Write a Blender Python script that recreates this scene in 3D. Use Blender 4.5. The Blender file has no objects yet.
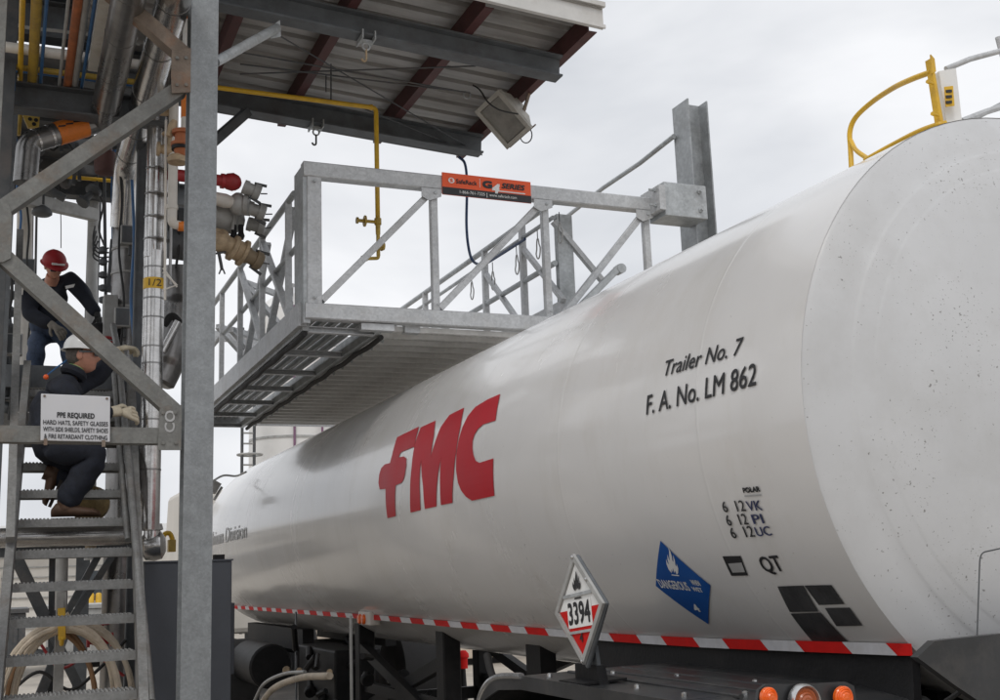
import bpy, bmesh, math, random
from mathutils import Vector, Matrix
random.seed(7)
C = bpy.context.scene.collection
SC = bpy.context.scene
R_ = math.radians
# ------------------------------------------------------------------ camera
EYE = 1.62
YAW, PIT, ROL, FPX = 0.406414503, 0.191404009, 0.0363731408, 1150.12
_fw = Vector((math.sin(YAW)*math.cos(PIT), math.cos(YAW)*math.cos(PIT), math.sin(PIT)))
_r0 = Vector((math.cos(YAW), -math.sin(YAW), 0)); _u0 = _r0.cross(_fw)
_rt = math.cos(ROL)*_r0 - math.sin(ROL)*_u0; _up = math.sin(ROL)*_r0 + math.cos(ROL)*_u0
cam_d = bpy.data.cameras.new('camera'); cam = bpy.data.objects.new('camera', cam_d); C.objects.link(cam)
cam_d.sensor_fit = 'HORIZONTAL'; cam_d.sensor_width = 36; cam_d.lens = FPX/1000*36
cam_d.clip_start = 0.05; cam_d.clip_end = 3000
m = Matrix((_rt, _up, -_fw)).transposed().to_4x4(); m.translation = (0, 0, EYE); cam.matrix_world = m
SC.camera = cam
# ------------------------------------------------------------------ sky and sun (bright overcast)
SUN_EL, SUN_AZ = 52, 215          # azimuth clockwise from +Y
w = bpy.data.worlds.new('World'); SC.world = w; w.use_nodes = True
nt = w.node_tree; N = nt.nodes; LK = nt.links.new
bg = N['Background']
sky = N.new('ShaderNodeTexSky'); sky.sky_type = 'NISHITA'; sky.sun_disc = False
sky.sun_elevation = R_(SUN_EL); sky.sun_rotation = R_(SUN_AZ); sky.dust_density = 4; sky.air_density = 1
hs = N.new('ShaderNodeHueSaturation'); hs.inputs['Saturation'].default_value = 0.25; LK(sky.outputs[0], hs.inputs['Color'])
tc = N.new('ShaderNodeTexCoord'); mp = N.new('ShaderNodeMapping'); mp.inputs['Scale'].default_value = (1, 1, 2.2); mp.inputs['Location'].default_value = (0.75, 0.1, 0.3)
LK(tc.outputs['Generated'], mp.inputs[0])
nz = N.new('ShaderNodeTexNoise'); nz.inputs['Scale'].default_value = 2.3; nz.inputs['Detail'].default_value = 5; nz.inputs['Roughness'].default_value = .5; nz.inputs['Distortion'].default_value = .3
LK(mp.outputs[0], nz.inputs['Vector'])
cr = N.new('ShaderNodeValToRGB'); e = cr.color_ramp.elements
e[0].position = .33; e[0].color = (5.7, 5.95, 6.4, 1); e[1].position = .64; e[1].color = (9.0, 9.1, 9.35, 1)
LK(nz.outputs[0], cr.inputs[0])
mx = N.new('ShaderNodeMix'); mx.data_type = 'RGBA'; mx.inputs[0].default_value = .9
LK(hs.outputs[0], mx.inputs[6]); LK(cr.outputs[0], mx.inputs[7]); LK(mx.outputs[2], bg.inputs['Color'])
bg.inputs['Strength'].default_value = 0.113
sun_d = bpy.data.lights.new('sun', 'SUN'); sun_d.energy = .8; sun_d.angle = R_(14); sun_d.color = (1, .96, .9)
sun = bpy.data.objects.new('sun', sun_d); C.objects.link(sun)
sd = Vector((math.sin(R_(SUN_AZ))*math.cos(R_(SUN_EL)), math.cos(R_(SUN_AZ))*math.cos(R_(SUN_EL)), math.sin(R_(SUN_EL))))
sun.rotation_euler = sd.to_track_quat('Z', 'Y').to_euler()
SC.view_settings.view_transform = 'Standard'; SC.view_settings.look = 'None'; SC.view_settings.exposure = 0.0; SC.view_settings.gamma = 1
SC.view_settings.use_curve_mapping = False

# ------------------------------------------------------------------ materials
MATS = {}
def mat(name, col, rough=.5, metal=0., var=.15, scale=5., bump=0., bscale=60., dirt=None, damt=.45, dscale=3., coat=0., stretch=(1,1,1), spec=.5, speck=None, grain=0):
    if name in MATS: return MATS[name]
    m = bpy.data.materials.new(name); m.use_nodes = True; n = m.node_tree.nodes; l = m.node_tree.links.new
    b = n['Principled BSDF']; b.inputs['Metallic'].default_value = metal; b.inputs['Coat Weight'].default_value = coat
    b.inputs['Coat Roughness'].default_value = .1; b.inputs['Specular IOR Level'].default_value = spec
    t = n.new('ShaderNodeTexCoord'); mpn = n.new('ShaderNodeMapping'); mpn.inputs['Scale'].default_value = stretch
    l(t.outputs['Object'], mpn.inputs[0])
    a = n.new('ShaderNodeTexNoise'); a.inputs['Scale'].default_value = scale; a.inputs['Detail'].default_value = 6; a.inputs['Roughness'].default_value = .62; l(mpn.outputs[0], a.inputs['Vector'])
    r = n.new('ShaderNodeValToRGB'); r.color_ramp.elements[0].position = .3; r.color_ramp.elements[1].position = .7
    r.color_ramp.elements[0].color = tuple(max(0, c*(1-var)) for c in col)+(1,); r.color_ramp.elements[1].color = tuple(min(1, c*(1+var)) for c in col)+(1,)
    l(a.outputs[0], r.inputs[0]); out = r.outputs[0]
    def over(out, dcol, pos0, pos1, sc, amt, det=7):
        d = n.new('ShaderNodeTexNoise'); d.inputs['Scale'].default_value = sc; d.inputs['Detail'].default_value = det; d.inputs['Roughness'].default_value = .7
        l(mpn.outputs[0], d.inputs['Vector'])
        q = n.new('ShaderNodeMapRange'); q.inputs[1].default_value = pos0; q.inputs[2].default_value = pos1; q.inputs[4].default_value = amt; l(d.outputs[0], q.inputs[0])
        x = n.new('ShaderNodeMix'); x.data_type = 'RGBA'; l(q.outputs[0], x.inputs[0]); l(out, x.inputs[6]); x.inputs[7].default_value = tuple(dcol)+(1,)
        return x.outputs[2]
    if dirt: out = over(out, dirt, .5, .72, dscale, damt)
    if speck:
        for sc, th in ((speck[2], speck[1]), (speck[2]*2.1, speck[1]-.005)):
            d = n.new('ShaderNodeTexNoise'); d.inputs['Scale'].default_value = sc; d.inputs['Detail'].default_value = 2; l(t.outputs['Object'], d.inputs['Vector'])
            e_ = n.new('ShaderNodeTexNoise'); e_.inputs['Scale'].default_value = 2.6; e_.inputs['Detail'].default_value = 3; l(t.outputs['Object'], e_.inputs['Vector'])
            k_ = n.new('ShaderNodeMath'); k_.operation = 'MULTIPLY_ADD'; k_.inputs[1].default_value = .22; l(e_.outputs[0], k_.inputs[0]); l(d.outputs[0], k_.inputs[2])
            q = n.new('ShaderNodeMapRange'); q.inputs[1].default_value = th+.125; q.inputs[2].default_value = th+.175; q.inputs[4].default_value = speck[3]; l(k_.outputs[0], q.inputs[0])
            x = n.new('ShaderNodeMix'); x.data_type = 'RGBA'; l(q.outputs[0], x.inputs[0]); l(out, x.inputs[6]); x.inputs[7].default_value = tuple(speck[0])+(1,); out = x.outputs[2]
    if grain:
        d = n.new('ShaderNodeTexVoronoi'); d.inputs['Scale'].default_value = grain; l(mpn.outputs[0], d.inputs['Vector'])
        q = n.new('ShaderNodeMapRange'); q.inputs[3].default_value = .9; q.inputs[4].default_value = 1.08; sp_ = n.new('ShaderNodeSeparateColor'); l(d.outputs['Color'], sp_.inputs[0]); l(sp_.outputs[0], q.inputs[0])
        x = n.new('ShaderNodeMix'); x.data_type = 'RGBA'; x.blend_type = 'MULTIPLY'; x.inputs[0].default_value = 1; l(out, x.inputs[6]); l(q.outputs[0], x.inputs[7]); out = x.outputs[2]
    l(out, b.inputs['Base Color'])
    rr = n.new('ShaderNodeMapRange'); rr.inputs[3].default_value = max(.02, rough-.08); rr.inputs[4].default_value = min(1, rough+.1); l(a.outputs[0], rr.inputs[0]); l(rr.outputs[0], b.inputs['Roughness'])
    if bump:
        g = n.new('ShaderNodeTexNoise'); g.inputs['Scale'].default_value = bscale; g.inputs['Detail'].default_value = 4; l(mpn.outputs[0], g.inputs['Vector'])
        bp = n.new('ShaderNodeBump'); bp.inputs['Strength'].default_value = bump; bp.inputs['Distance'].default_value = .01; l(g.outputs[0], bp.inputs['Height']); l(bp.outputs[0], b.inputs['Normal'])
    MATS[name] = m; return m
RUST = (.16, .075, .035)
galv = mat('galvanized_steel', (.43, .45, .46), .5, .35, .2, 9, .12, 90, (.25, .235, .22), .6, 2.5, grain=55)
galvl = mat('new_galvanized_steel', (.52, .53, .54), .46, .25, .16, 12, .1, 90, (.31, .295, .275), .6, 3, grain=60)
colm = mat('grey_painted_column', (.25, .265, .275), .5, .2, .14, 14, .15, 60, (.17, .175, .18), .6, 4, grain=90)
bracem = mat('weathered_brace', (.175, .175, .165), .6, .15, .2, 9, .2, 50, (.17, .105, .06), .65, 3.5, grain=70)
stairm = mat('stair_steel', (.24, .24, .235), .5, .3, .2, 9, .15, 70, (.14, .105, .08), .6, 4, grain=80)
framem = mat('galvanized_column', (.33, .345, .355), .45, .35, .2, 7, .12, 80, (.2, .2, .19), .6, 2, grain=40)
rustb = mat('rusty_brace', (.19, .15, .12), .75, .1, .3, 9, .25, 60, (.24, .1, .04), .7, 4)
dark = mat('dark_steel', (.075, .08, .085), .6, .2, .3, 6, .2, 40, (.14, .11, .09), .5, 3)
darkg = mat('dark_grey_steel', (.12, .13, .14), .6, .2, .25, 7, .2, 40, (.07, .06, .055), .6, 3)
black = mat('black_chassis', (.010, .010, .011), .55, 0, .4, 5, .15, 50, (.03, .026, .024), .5, 2.5, spec=.3)
rubber = mat('black_rubber', (.025, .024, .024), .75, 0, .25, 9, .2, 60)
fenderm = mat('fender_black', (.03, .031, .033), .36, 0, .3, 4, .06, 30, (.09, .082, .075), .5, 5)
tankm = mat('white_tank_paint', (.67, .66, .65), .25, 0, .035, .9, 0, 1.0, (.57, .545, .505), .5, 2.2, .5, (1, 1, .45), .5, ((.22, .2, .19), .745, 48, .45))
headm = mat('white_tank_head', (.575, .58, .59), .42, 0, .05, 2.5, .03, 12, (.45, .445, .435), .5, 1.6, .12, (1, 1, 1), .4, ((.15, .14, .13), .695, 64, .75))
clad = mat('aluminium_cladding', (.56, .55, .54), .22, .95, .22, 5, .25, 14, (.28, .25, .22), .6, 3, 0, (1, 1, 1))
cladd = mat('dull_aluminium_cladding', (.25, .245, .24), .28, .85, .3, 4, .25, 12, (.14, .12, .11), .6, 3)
yellow = mat('yellow_paint', (.68, .41, .025), .4, 0, .12, 8, .08, 40, (.35, .2, .05), .5, 6)
yold = mat('old_yellow_paint', (.45, .3, .05), .5, 0, .2, 8, .1, 40, (.2, .13, .06), .6, 6)
orange = mat('orange_paint', (.72, .2, .025), .45, 0, .15, 8, .1, 40, (.3, .1, .03), .5, 6)
orust = mat('rusty_orange_pipe', (.4, .13, .05), .65, 0, .25, 8, .15, 40, (.2, .1, .06), .6, 6)
bluep = mat('blue_paint', (.04, .13, .3), .45, 0, .2, 8, .1, 40, (.05, .08, .13), .5, 5)
redp = mat('red_paint', (.36, .025, .03), .45, 0, .2, 9, .1, 40, (.16, .03, .03), .6, 6)
whitep = mat('white_pipe_paint', (.66, .63, .58), .5, 0, .1, 6, .1, 30, (.4, .3, .2), .5, 4)
greyp = mat('grey_pipe_paint', (.39, .39, .38), .5, .1, .2, 6, .15, 30, (.18, .16, .14), .6, 4)
tan = mat('tan_corroded_fitting', (.45, .34, .22), .6, .1, .3, 14, .25, 50, (.2, .12, .07), .6, 10)
brass = mat('olive_brass', (.22, .16, .07), .5, .4, .3, 14, .2, 50, (.08, .06, .04), .6, 9)
purl = mat('oxide_red_primer', (.085, .03, .03), .6, 0, .25, 6, .1, 40, (.05, .03, .03), .6, 4)
roofm = mat('galvanized_roof_sheet', (.39, .375, .36), .45, .35, .25, 3, .1, 60, (.2, .175, .155), .75, 2.5, 0, (.5, 2.5, 1))
fasc = mat('light_fascia', (.6, .59, .57), .5, .1, .1, 4, .08, 40, (.4, .36, .32), .5, 3)
plankm = mat('grip_plank', (.74, .735, .72), .5, 0, .18, 5, .1, 60, (.42, .40, .37), .6, 2.0, 0, (1, 1, 1))
redm = mat('red_vinyl', (.43, .008, .018), .4, 0, .06, 3, 0, 50, (.36, .012, .02), .4, 2, 0, (1, 1, 1), .25)
blk = mat('black_print', (.02, .02, .022), .5, 0, .2, 4)
navyp = mat('navy_print', (.035, .045, .12), .5, 0, .2, 4)
gryp = mat('grey_print', (.4, .4, .4), .5, 0, .2, 4)
whitem = mat('white_print', (.78, .78, .77), .5, 0, .05, 4, 0, 50, (.6, .58, .55), .4, 5)
bluem = mat('blue_placard', (.008, .08, .32), .5, 0, .12, 5, 0, 50, (.03, .1, .27), .4, 5, spec=.2)
refr = mat('red_reflective_tape', (.56, .010, .008), .6, 0, .1, 20, .05, 200, (.5, .012, .01), .4, 9, spec=.2)
refw = mat('white_reflective_tape', (.55, .55, .57), .35, 0, .1, 20, .05, 200, (.45, .42, .4), .4, 9)
patchm = mat('black_grip_tape', (.042, .042, .044), .5, 0, .5, 7, .3, 40, (.11, .105, .1), .6, 4)
orsign = mat('orange_sign', (.82, .1, .02), .45, 0, .05, 4)
amber = mat('amber_lens', (.85, .13, .008), .15, 0, .15, 20, .2, 80, None, .4, 3, .4)
amberd = mat('dark_amber_lens', (.35, .08, .02), .2, 0, .25, 20, .2, 80, None, .4, 3, .4)
chrome = mat('chrome_ring', (.55, .55, .55), .22, .9, .15, 9)
cabm = mat('dark_blue_grey_cabinet', (.07, .077, .092), .5, .1, .1, 3, .08, 30, (.055, .055, .06), .5, 2)
hosem = mat('beige_hose', (.56, .48, .38), .6, 0, .2, 8, .1, 40, (.22, .16, .11), .6, 5)
hoseo = mat('brown_hose', (.25, .14, .07), .6, 0, .2, 8)
navy = mat('navy_coverall', (.014, .017, .027), .85, 0, .4, 14, 1.0, 14)
jean = mat('blue_denim', (.045, .065, .11), .85, 0, .4, 20, .9, 16)
skin = mat('skin', (.5, .24, .165), .5, 0, .12, 30)
hair = mat('greying_hair', (.1, .085, .075), .8, 0, .4, 60)
boot = mat('brown_leather', (.085, .045, .026), .6, 0, .3, 20)
sole = mat('dark_sole', (.04, .03, .025), .7)
glovew = mat('cream_work_glove', (.62, .55, .42), .8, 0, .15, 25, .25, 60, (.4, .33, .24), .4, 15)
gloveg = mat('grey_work_glove', (.22, .2, .17), .8, 0, .2, 25)
gloveb = mat('black_work_glove', (.03, .03, .03), .8, 0, .2, 25)
hatw = mat('white_hard_hat', (.78, .78, .77), .3, 0, .04, 5, 0, 50, (.6, .58, .55), .4, 7, .3)
hatr = mat('red_hard_hat', (.30, .018, .022), .5, 0, .15, 9, 0, 50, (.2, .02, .02), .5, 9, 0, spec=.25)
lime = mat('lime_collar', (.22, .42, .16), .7)
glassm = mat('dark_glasses', (.05, .055, .06), .15)
sheetw = mat('white_sign_sheet', (.56, .56, .58), .4, 0, .04, 4, 0, 50, (.6, .58, .55), .3, 6)
concr = mat('concrete', (.44, .40, .345), .85, 0, .2, 1.2, .3, 30, (.2, .185, .165), .6, .7)
shadem = mat('trailer_shade', (.12, .11, .1), .9, 0, .3, 2, .3, 80, (.05, .047, .044), .5, .6)  # dark tone is the shade under the trailer, put into the colour
beige = mat('beige_wall', (.62, .53, .43), .7, 0, .1, 1, .1, 20, (.4, .33, .27), .4, .8)
beige2 = mat('pale_siding', (.66, .63, .58), .7, 0, .08, 1, .1, 20, (.45, .41, .36), .4, .6)
silo = mat('silo_white', (.74, .73, .71), .5, 0, .06, .5, 0, 20, (.55, .5, .45), .35, .4)
glassw = mat('window_glass', (.05, .06, .07), .1)
lampg = mat('dusty_lamp_glass', (.22, .21, .19), .12, 0, .25, 12, 0, 50, (.2, .19, .17), .5, 9)
lamph = mat('weathered_lamp_housing', (.4, .38, .34), .55, .1, .2, 9, .1, 40, (.22, .2, .17), .5, 6)
bcable = mat('blue_cable', (.03, .06, .14), .5)
cable = mat('black_cable', (.02, .02, .02), .6)
lead = mat('olive_valve_body', (.27, .21, .14), .6, .2, .3)

# ------------------------------------------------------------------ helpers
def V(*a): return Vector(a)
def ray(px, py): return FPX*_fw + (px-500)*_rt - (py-350)*_up
def at(px, py, Y=None, X=None, Z=None):
    """point of the place seen in direction px,py lying on the plane Y=, X= or Z="""
    d = ray(px, py)
    t = Y/d.y if Y is not None else X/d.x if X is not None else (Z-EYE)/d.z
    return V(d.x*t, d.y*t, EYE+d.z*t)
class MB:
    def __init__(s): s.v = []; s.f = []; s.m = []; s.cur = 0
    def add(s, vs, fs):
        o = len(s.v); s.v += [Vector(x) for x in vs]
        for f in fs: s.f.append([i+o for i in f]); s.m.append(s.cur)
        return s
    def box(s, x0, x1, y0, y1, z0, z1):
        return s.add([(x, y, z) for z in (z0, z1) for y in (y0, y1) for x in (x0, x1)],
                     [(0,2,3,1),(4,5,7,6),(0,1,5,4),(2,6,7,3),(0,4,6,2),(1,3,7,5)])
    def prism(s, prof, p, q, up=(0,0,1), caps=True):
        """extrude 2-D profile (a across, b along up) from p to q"""
        p = Vector(p); q = Vector(q); d = (q-p).normalized(); up = Vector(up); a = d.cross(up)
        if a.length < 1e-4: a = d.cross(V(0,1,0))
        a.normalize(); b = a.cross(d); n = len(prof)
        vs = [p+a*x+b*y for x, y in prof]+[q+a*x+b*y for x, y in prof]
        fs = [(i, (i+1) % n, n+(i+1) % n, n+i) for i in range(n)]
        if caps: fs += [tuple(range(n))[::-1], tuple(range(n, 2*n))]
        return s.add(vs, fs)
    def bar(s, p, q, w, h, up=(0,0,1), c=0.):
        w /= 2; h /= 2
        if c: pr = [(-w+c,-h),(w-c,-h),(w,-h+c),(w,h-c),(w-c,h),(-w+c,h),(-w,h-c),(-w,-h+c)]
        else: pr = [(-w,-h),(w,-h),(w,h),(-w,h)]
        return s.prism(pr, p, q, up)
    def ibeam(s, p, q, w, h, tf=.012, tw=.01, up=(0,0,1)):
        w /= 2; h /= 2; t = tw/2
        return s.prism([(-w,-h),(w,-h),(w,-h+tf),(t,-h+tf),(t,h-tf),(w,h-tf),(w,h),(-w,h),(-w,h-tf),(-t,h-tf),(-t,-h+tf),(-w,-h+tf)], p, q, up)
    def chan(s, p, q, w, h, t=.008, up=(0,0,1), flip=1):
        w *= flip; tt = t*flip; h /= 2
        pr = [(0,-h),(w,-h),(w,-h+t),(tt,-h+t),(tt,h-t),(w,h-t),(w,h),(0,h)]
        if flip < 0: pr = pr[::-1]
        return s.prism(pr, p, q, up)
    def angle(s, p, q, w, h, t=.008, up=(0,0,1)):
        return s.prism([(0,0),(w,0),(w,t),(t,t),(t,h),(0,h)], p, q, up)
    def tube(s, pts, r, n=10, caps=True):
        pts = [Vector(p) for p in pts]; rs = r if isinstance(r, (list, tuple)) else [r]*len(pts)
        d0 = (pts[1]-pts[0]).normalized(); a = d0.orthogonal().normalized(); o = len(s.v); k = len(pts)
        for i, p in enumerate(pts):
            d = (pts[min(i+1, k-1)]-pts[max(i-1, 0)])
            d = d.normalized() if d.length > 1e-9 else d0
            a = (a-d*a.dot(d)).normalized(); b = d.cross(a)
            for j in range(n):
                t = 2*math.pi*j/n; s.v.append(p+(a*math.cos(t)+b*math.sin(t))*rs[i])
        for i in range(k-1):
            for j in range(n):
                s.f.append([o+i*n+j, o+i*n+(j+1) % n, o+(i+1)*n+(j+1) % n, o+(i+1)*n+j]); s.m.append(s.cur)
        if caps:
            s.f.append([o+j for j in range(n)][::-1]); s.m.append(s.cur); s.f.append([o+(k-1)*n+j for j in range(n)]); s.m.append(s.cur)
        return s
    def lathe(s, p, axis, prof, n=16):
        """prof: list of (t along axis, radius)"""
        p = Vector(p); d = Vector(axis).normalized(); pts = [p+d*t for t, r in prof]
        a = d.orthogonal().normalized(); b = d.cross(a); o = len(s.v); k = len(prof)
        for q, (t, r) in zip(pts, prof):
            for j in range(n): s.v.append(q+(a*math.cos(2*math.pi*j/n)+b*math.sin(2*math.pi*j/n))*max(r, 1e-4))
        for i in range(k-1):
            for j in range(n): s.f.append([o+i*n+j, o+i*n+(j+1) % n, o+(i+1)*n+(j+1) % n, o+(i+1)*n+j]); s.m.append(s.cur)
        s.f.append([o+j for j in range(n)][::-1]); s.m.append(s.cur); s.f.append([o+(k-1)*n+j for j in range(n)]); s.m.append(s.cur)
        return s
    def ball(s, p, rx, ry=None, rz=None, n=12, k=8, M=None):
        ry = ry or rx; rz = rz or rx; o = len(s.v); p = Vector(p)
        for i in range(k+1):
            f = math.pi*i/k
            for j in range(n):
                t = 2*math.pi*j/n; q = V(rx*math.sin(f)*math.cos(t), ry*math.sin(f)*math.sin(t), rz*math.cos(f))
                s.v.append(p+(M @ q if M else q))
        for i in range(k):
            for j in range(n): s.f.append([o+i*n+j, o+(i+1)*n+j, o+(i+1)*n+(j+1) % n, o+i*n+(j+1) % n]); s.m.append(s.cur)
        return s
    def plate(s, pts, vec):
        """polygon of 3-D points thickened by vec"""
        pts = [Vector(p) for p in pts]; n = len(pts); vec = Vector(vec)
        return s.add(pts+[p+vec for p in pts], [tuple(range(n))[::-1], tuple(range(n, 2*n))]+[(i, (i+1) % n, n+(i+1) % n, n+i) for i in range(n)])
    def build(s, name, mats, parent=None, smooth=False, loc=None, bevel=0):
        me = bpy.data.meshes.new(name)
        off = Vector(loc) if loc is not None else origin(parent)
        me.from_pydata([v-off for v in s.v], [], s.f); me.update()
        for mm in (mats if isinstance(mats, (list, tuple)) else [mats]): me.materials.append(mm)
        for p, k in zip(me.polygons, s.m): p.material_index = k
        bm = bmesh.new(); bm.from_mesh(me); bmesh.ops.remove_doubles(bm, verts=bm.verts, dist=1e-5); bmesh.ops.recalc_face_normals(bm, faces=bm.faces); bm.to_mesh(me); bm.free()
        if smooth:
            me.polygons.foreach_set('use_smooth', [True]*len(me.polygons)); me.set_sharp_from_angle(angle=R_(38))
        o = bpy.data.objects.new(name, me); C.objects.link(o)
        if parent is not None: o.parent = parent
        if loc is not None: o.location = off
        if bevel:
            b = o.modifiers.new('bevel', 'BEVEL'); b.width = bevel; b.segments = 2; b.limit_method = 'ANGLE'; b.angle_limit = R_(40)
        return o
def origin(o):
    p = V(0,0,0)
    while o is not None: p = p+o.location; o = o.parent
    return p
def tag(o, label, cat, group=None, kind=None):
    if label: o['label'] = label
    if cat: o['category'] = cat
    if group: o['group'] = group
    if kind: o['kind'] = kind
    return o
def thing(name, label, cat, loc=(0,0,0), group=None):
    o = bpy.data.objects.new(name, None); C.objects.link(o); o.location = loc; o.empty_display_size = .2
    return tag(o, label, cat, group)
def copy_tree(o, delta, parent=None):
    c = o.copy(); C.objects.link(c)
    if parent is None: c.location = o.location+Vector(delta)
    else: c.parent = parent
    for ch in list(o.children): copy_tree(ch, delta, c)
    return c
def fillet(pts, rad, k=6):
    pts = [Vector(p) for p in pts]; out = [pts[0]]
    for i in range(1, len(pts)-1):
        a, b, c = pts[i-1], pts[i], pts[i+1]; u = a-b; v = c-b
        r = min(rad, u.length*.49, v.length*.49); p0 = b+u.normalized()*r; p1 = b+v.normalized()*r
        for j in range(k+1):
            t = j/k; out.append((1-t)**2*p0+2*t*(1-t)*b+t*t*p1)
    out.append(pts[-1]); return out
def smoothline(pts, k=8):
    pts = [Vector(p) for p in pts]; P = [pts[0]*2-pts[1]]+pts+[pts[-1]*2-pts[-2]]; out = []
    for i in range(1, len(P)-2):
        a, b, c, d = P[i-1:i+3]
        for j in range(k):
            t = j/k; out.append(.5*((2*b)+(c-a)*t+(2*a-5*b+4*c-d)*t*t+(3*b-a-3*c+d)*t**3))
    out.append(pts[-1]); return out
_tcache = {}
def text2d(body, bold=0., shear=0.):
    """triangles of a text line; cap height 1, starts at x=0, baseline 0"""
    key = (body, bold, shear)
    if key in _tcache: return _tcache[key]
    def raw(b):
        c = bpy.data.curves.new('tmp', 'FONT'); c.body = b; c.size = 1; c.offset = 0; c.resolution_u = 3; c.fill_mode = 'FRONT'
        o = bpy.data.objects.new('tmp', c); C.objects.link(o); bpy.context.view_layer.update()
        me = o.to_mesh(); vs = [(v.co.x, v.co.y) for v in me.vertices]; fs = [tuple(p.vertices) for p in me.polygons]
        o.to_mesh_clear(); bpy.data.objects.remove(o); bpy.data.curves.remove(c); return vs, fs
    hv, _ = raw('H'); cap = max(y for x, y in hv)
    vs, fs = raw(body); x0 = min(x for x, y in vs)
    vs = [((x-x0)/cap+shear*y/cap, y/cap) for x, y in vs]
    vs = [(x, y, 0) for x, y in vs]
    if bold:
        n = len(vs); base = list(vs); bf = list(fs); k = 2.4*bold; vs = []; fs = []
        for L_, (dx, dy) in enumerate(((-k,-k), (k,-k), (-k,k), (k,k), (0,0))):
            vs += [(x+dx+k, y*(1-2*k)+k+dy, L_) for x, y, q in base]; fs += [tuple(i+n*L_ for i in f) for f in bf]
    _tcache[key] = (vs, fs, max(x for x, y, q in vs)); return _tcache[key]
def flat_text(mb, body, o, right, up, bold=0., shear=0., width=None):
    """lay text with baseline start o; right = full width vector, up = cap height vector"""
    vs, fs, wd = text2d(body, bold, shear); o = Vector(o); right = Vector(right); up = Vector(up)
    nr = right.cross(up).normalized()*.0003
    if nr.dot(o-V(0,0,EYE)) > 0: nr = -nr
    return mb.add([o+right*(x/wd)+up*y+nr*q for x, y, q in vs], fs)

# ------------------------------------------------------------------ ground
mb = MB(); mb.add([(-900,-900,0),(900,-900,0),(900,900,0),(-900,900,0)], [(0,1,2,3)]); g = mb.build('ground', concr); g['kind'] = 'structure'
mb = MB(); mb.add([(2.3,1.5,.004),(4.5,1.5,.004),(4.5,24,.004),(2.3,24,.004)], [(0,1,2,3)]); g = mb.build('lane_shade_strip', shadem); g['kind'] = 'structure'  # strip painted dark as trailer shade, so the tank belly mirrors it

# ------------------------------------------------------------------ tank trailer
TX, TZ, TR, TY0, TY1 = 3.399, EYE+.5118, 1.08, 2.963, 15.6
trailer = thing('tank_trailer', 'long white tank trailer with red FMC lettering parked under the loading cage', 'trailer', (TX, TY0, 0))
def cyl(y, th, off=0.):
    r = TR+off; return V(TX+r*math.cos(th), y, TZ+r*math.sin(th))
def on_tank(px, py):
    d = ray(px, py); cx, cz = TX, TZ-EYE
    a = d.x**2+d.z**2; b = -2*(d.x*cx+d.z*cz); c = cx*cx+cz*cz-TR*TR; D = max(0, b*b-4*a*c)
    q = d*((-b-math.sqrt(D))/(2*a)); return q.y, math.atan2(q.z-cz, q.x-cx) % (2*math.pi)
mb = MB(); n = 96
prof = [(TY0, TR)]+[(TY0+(TY1-.5-TY0)*k/8, TR) for k in range(1, 9)]+[(TY1-.25, TR*.985), (TY1-.1, TR*.93), (TY1, TR*.8), (TY1+.08, TR*.5), (TY1+.1, .01)]
mb.lathe((TX, 0, TZ), (0,1,0), prof, n); mb.f = mb.f[:-2]; mb.m = mb.m[:-2]
mb.build('tank_shell', tankm, trailer, True)
y = TY0+.62
while y < TY1-.9:
    mb = MB(); mb.lathe((TX, y, TZ), (0,1,0), [(-.014, TR-.0006), (-.006, TR+.0006), (.006, TR+.0006), (.014, TR-.0006)], n); mb.f = mb.f[:-2]; mb.m = mb.m[:-2]
    mb.build('weld_seam', tankm, trailer, True); y += 1.18
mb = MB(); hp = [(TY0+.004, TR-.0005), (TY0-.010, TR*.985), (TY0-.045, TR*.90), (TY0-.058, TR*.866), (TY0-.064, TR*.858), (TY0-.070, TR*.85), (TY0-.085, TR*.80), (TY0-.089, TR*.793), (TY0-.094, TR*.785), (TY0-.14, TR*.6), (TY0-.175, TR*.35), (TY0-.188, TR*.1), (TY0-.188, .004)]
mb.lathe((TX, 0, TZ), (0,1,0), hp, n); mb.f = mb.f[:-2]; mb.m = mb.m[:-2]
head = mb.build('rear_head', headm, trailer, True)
mb = MB(); a = at(977, 640, Y=2.74); b = at(980, 553, Y=2.76); mb.tube(fillet([a, b, at(1012, 546, Y=2.8)], .03), .0022, 8); mb.build('drain_line', dark, head, True)
# reflective strip, alternate red and white pieces
def strip_th(y):
    pts = [(2.9, 229.0), (4.2, 231.6), (5.0, 232.3), (6.6, 231.9), (8.8, 230.9), (16, 230.4)]
    for (a, ta), (b, tb) in zip(pts, pts[1:]):
        if y <= b: return R_(ta+(tb-ta)*(y-a)/(b-a))
    return R_(230.4)
y = 2.945; k = 0
seq = [.12, .225]
while y < 15.0:
    L = (.12 if k == 0 else .27) if k % 2 == 0 else .225
    mb = MB(); y1 = min(y+L, 15.0)-.002; hw = .0235/TR
    def bot(yy): q = cyl(yy, strip_th(yy)); t_ = cyl(yy, strip_th(yy)-R_(3.5), .004); return V(t_.x, yy, q.z+.002)
    p0, p1 = bot(y), bot(y1); sl = .05 if y1 < 14.9 else 0
    mb.plate([p0-V(0,.05 if k else 0,0), p1-V(0,sl,0), p1+V(0,0,.037), p0+V(0,0,.037)], V(.004,0,0)); mb.build('reflective_strip', refr if k % 2 == 0 else refw, trailer)
    y += L; k += 1
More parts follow.
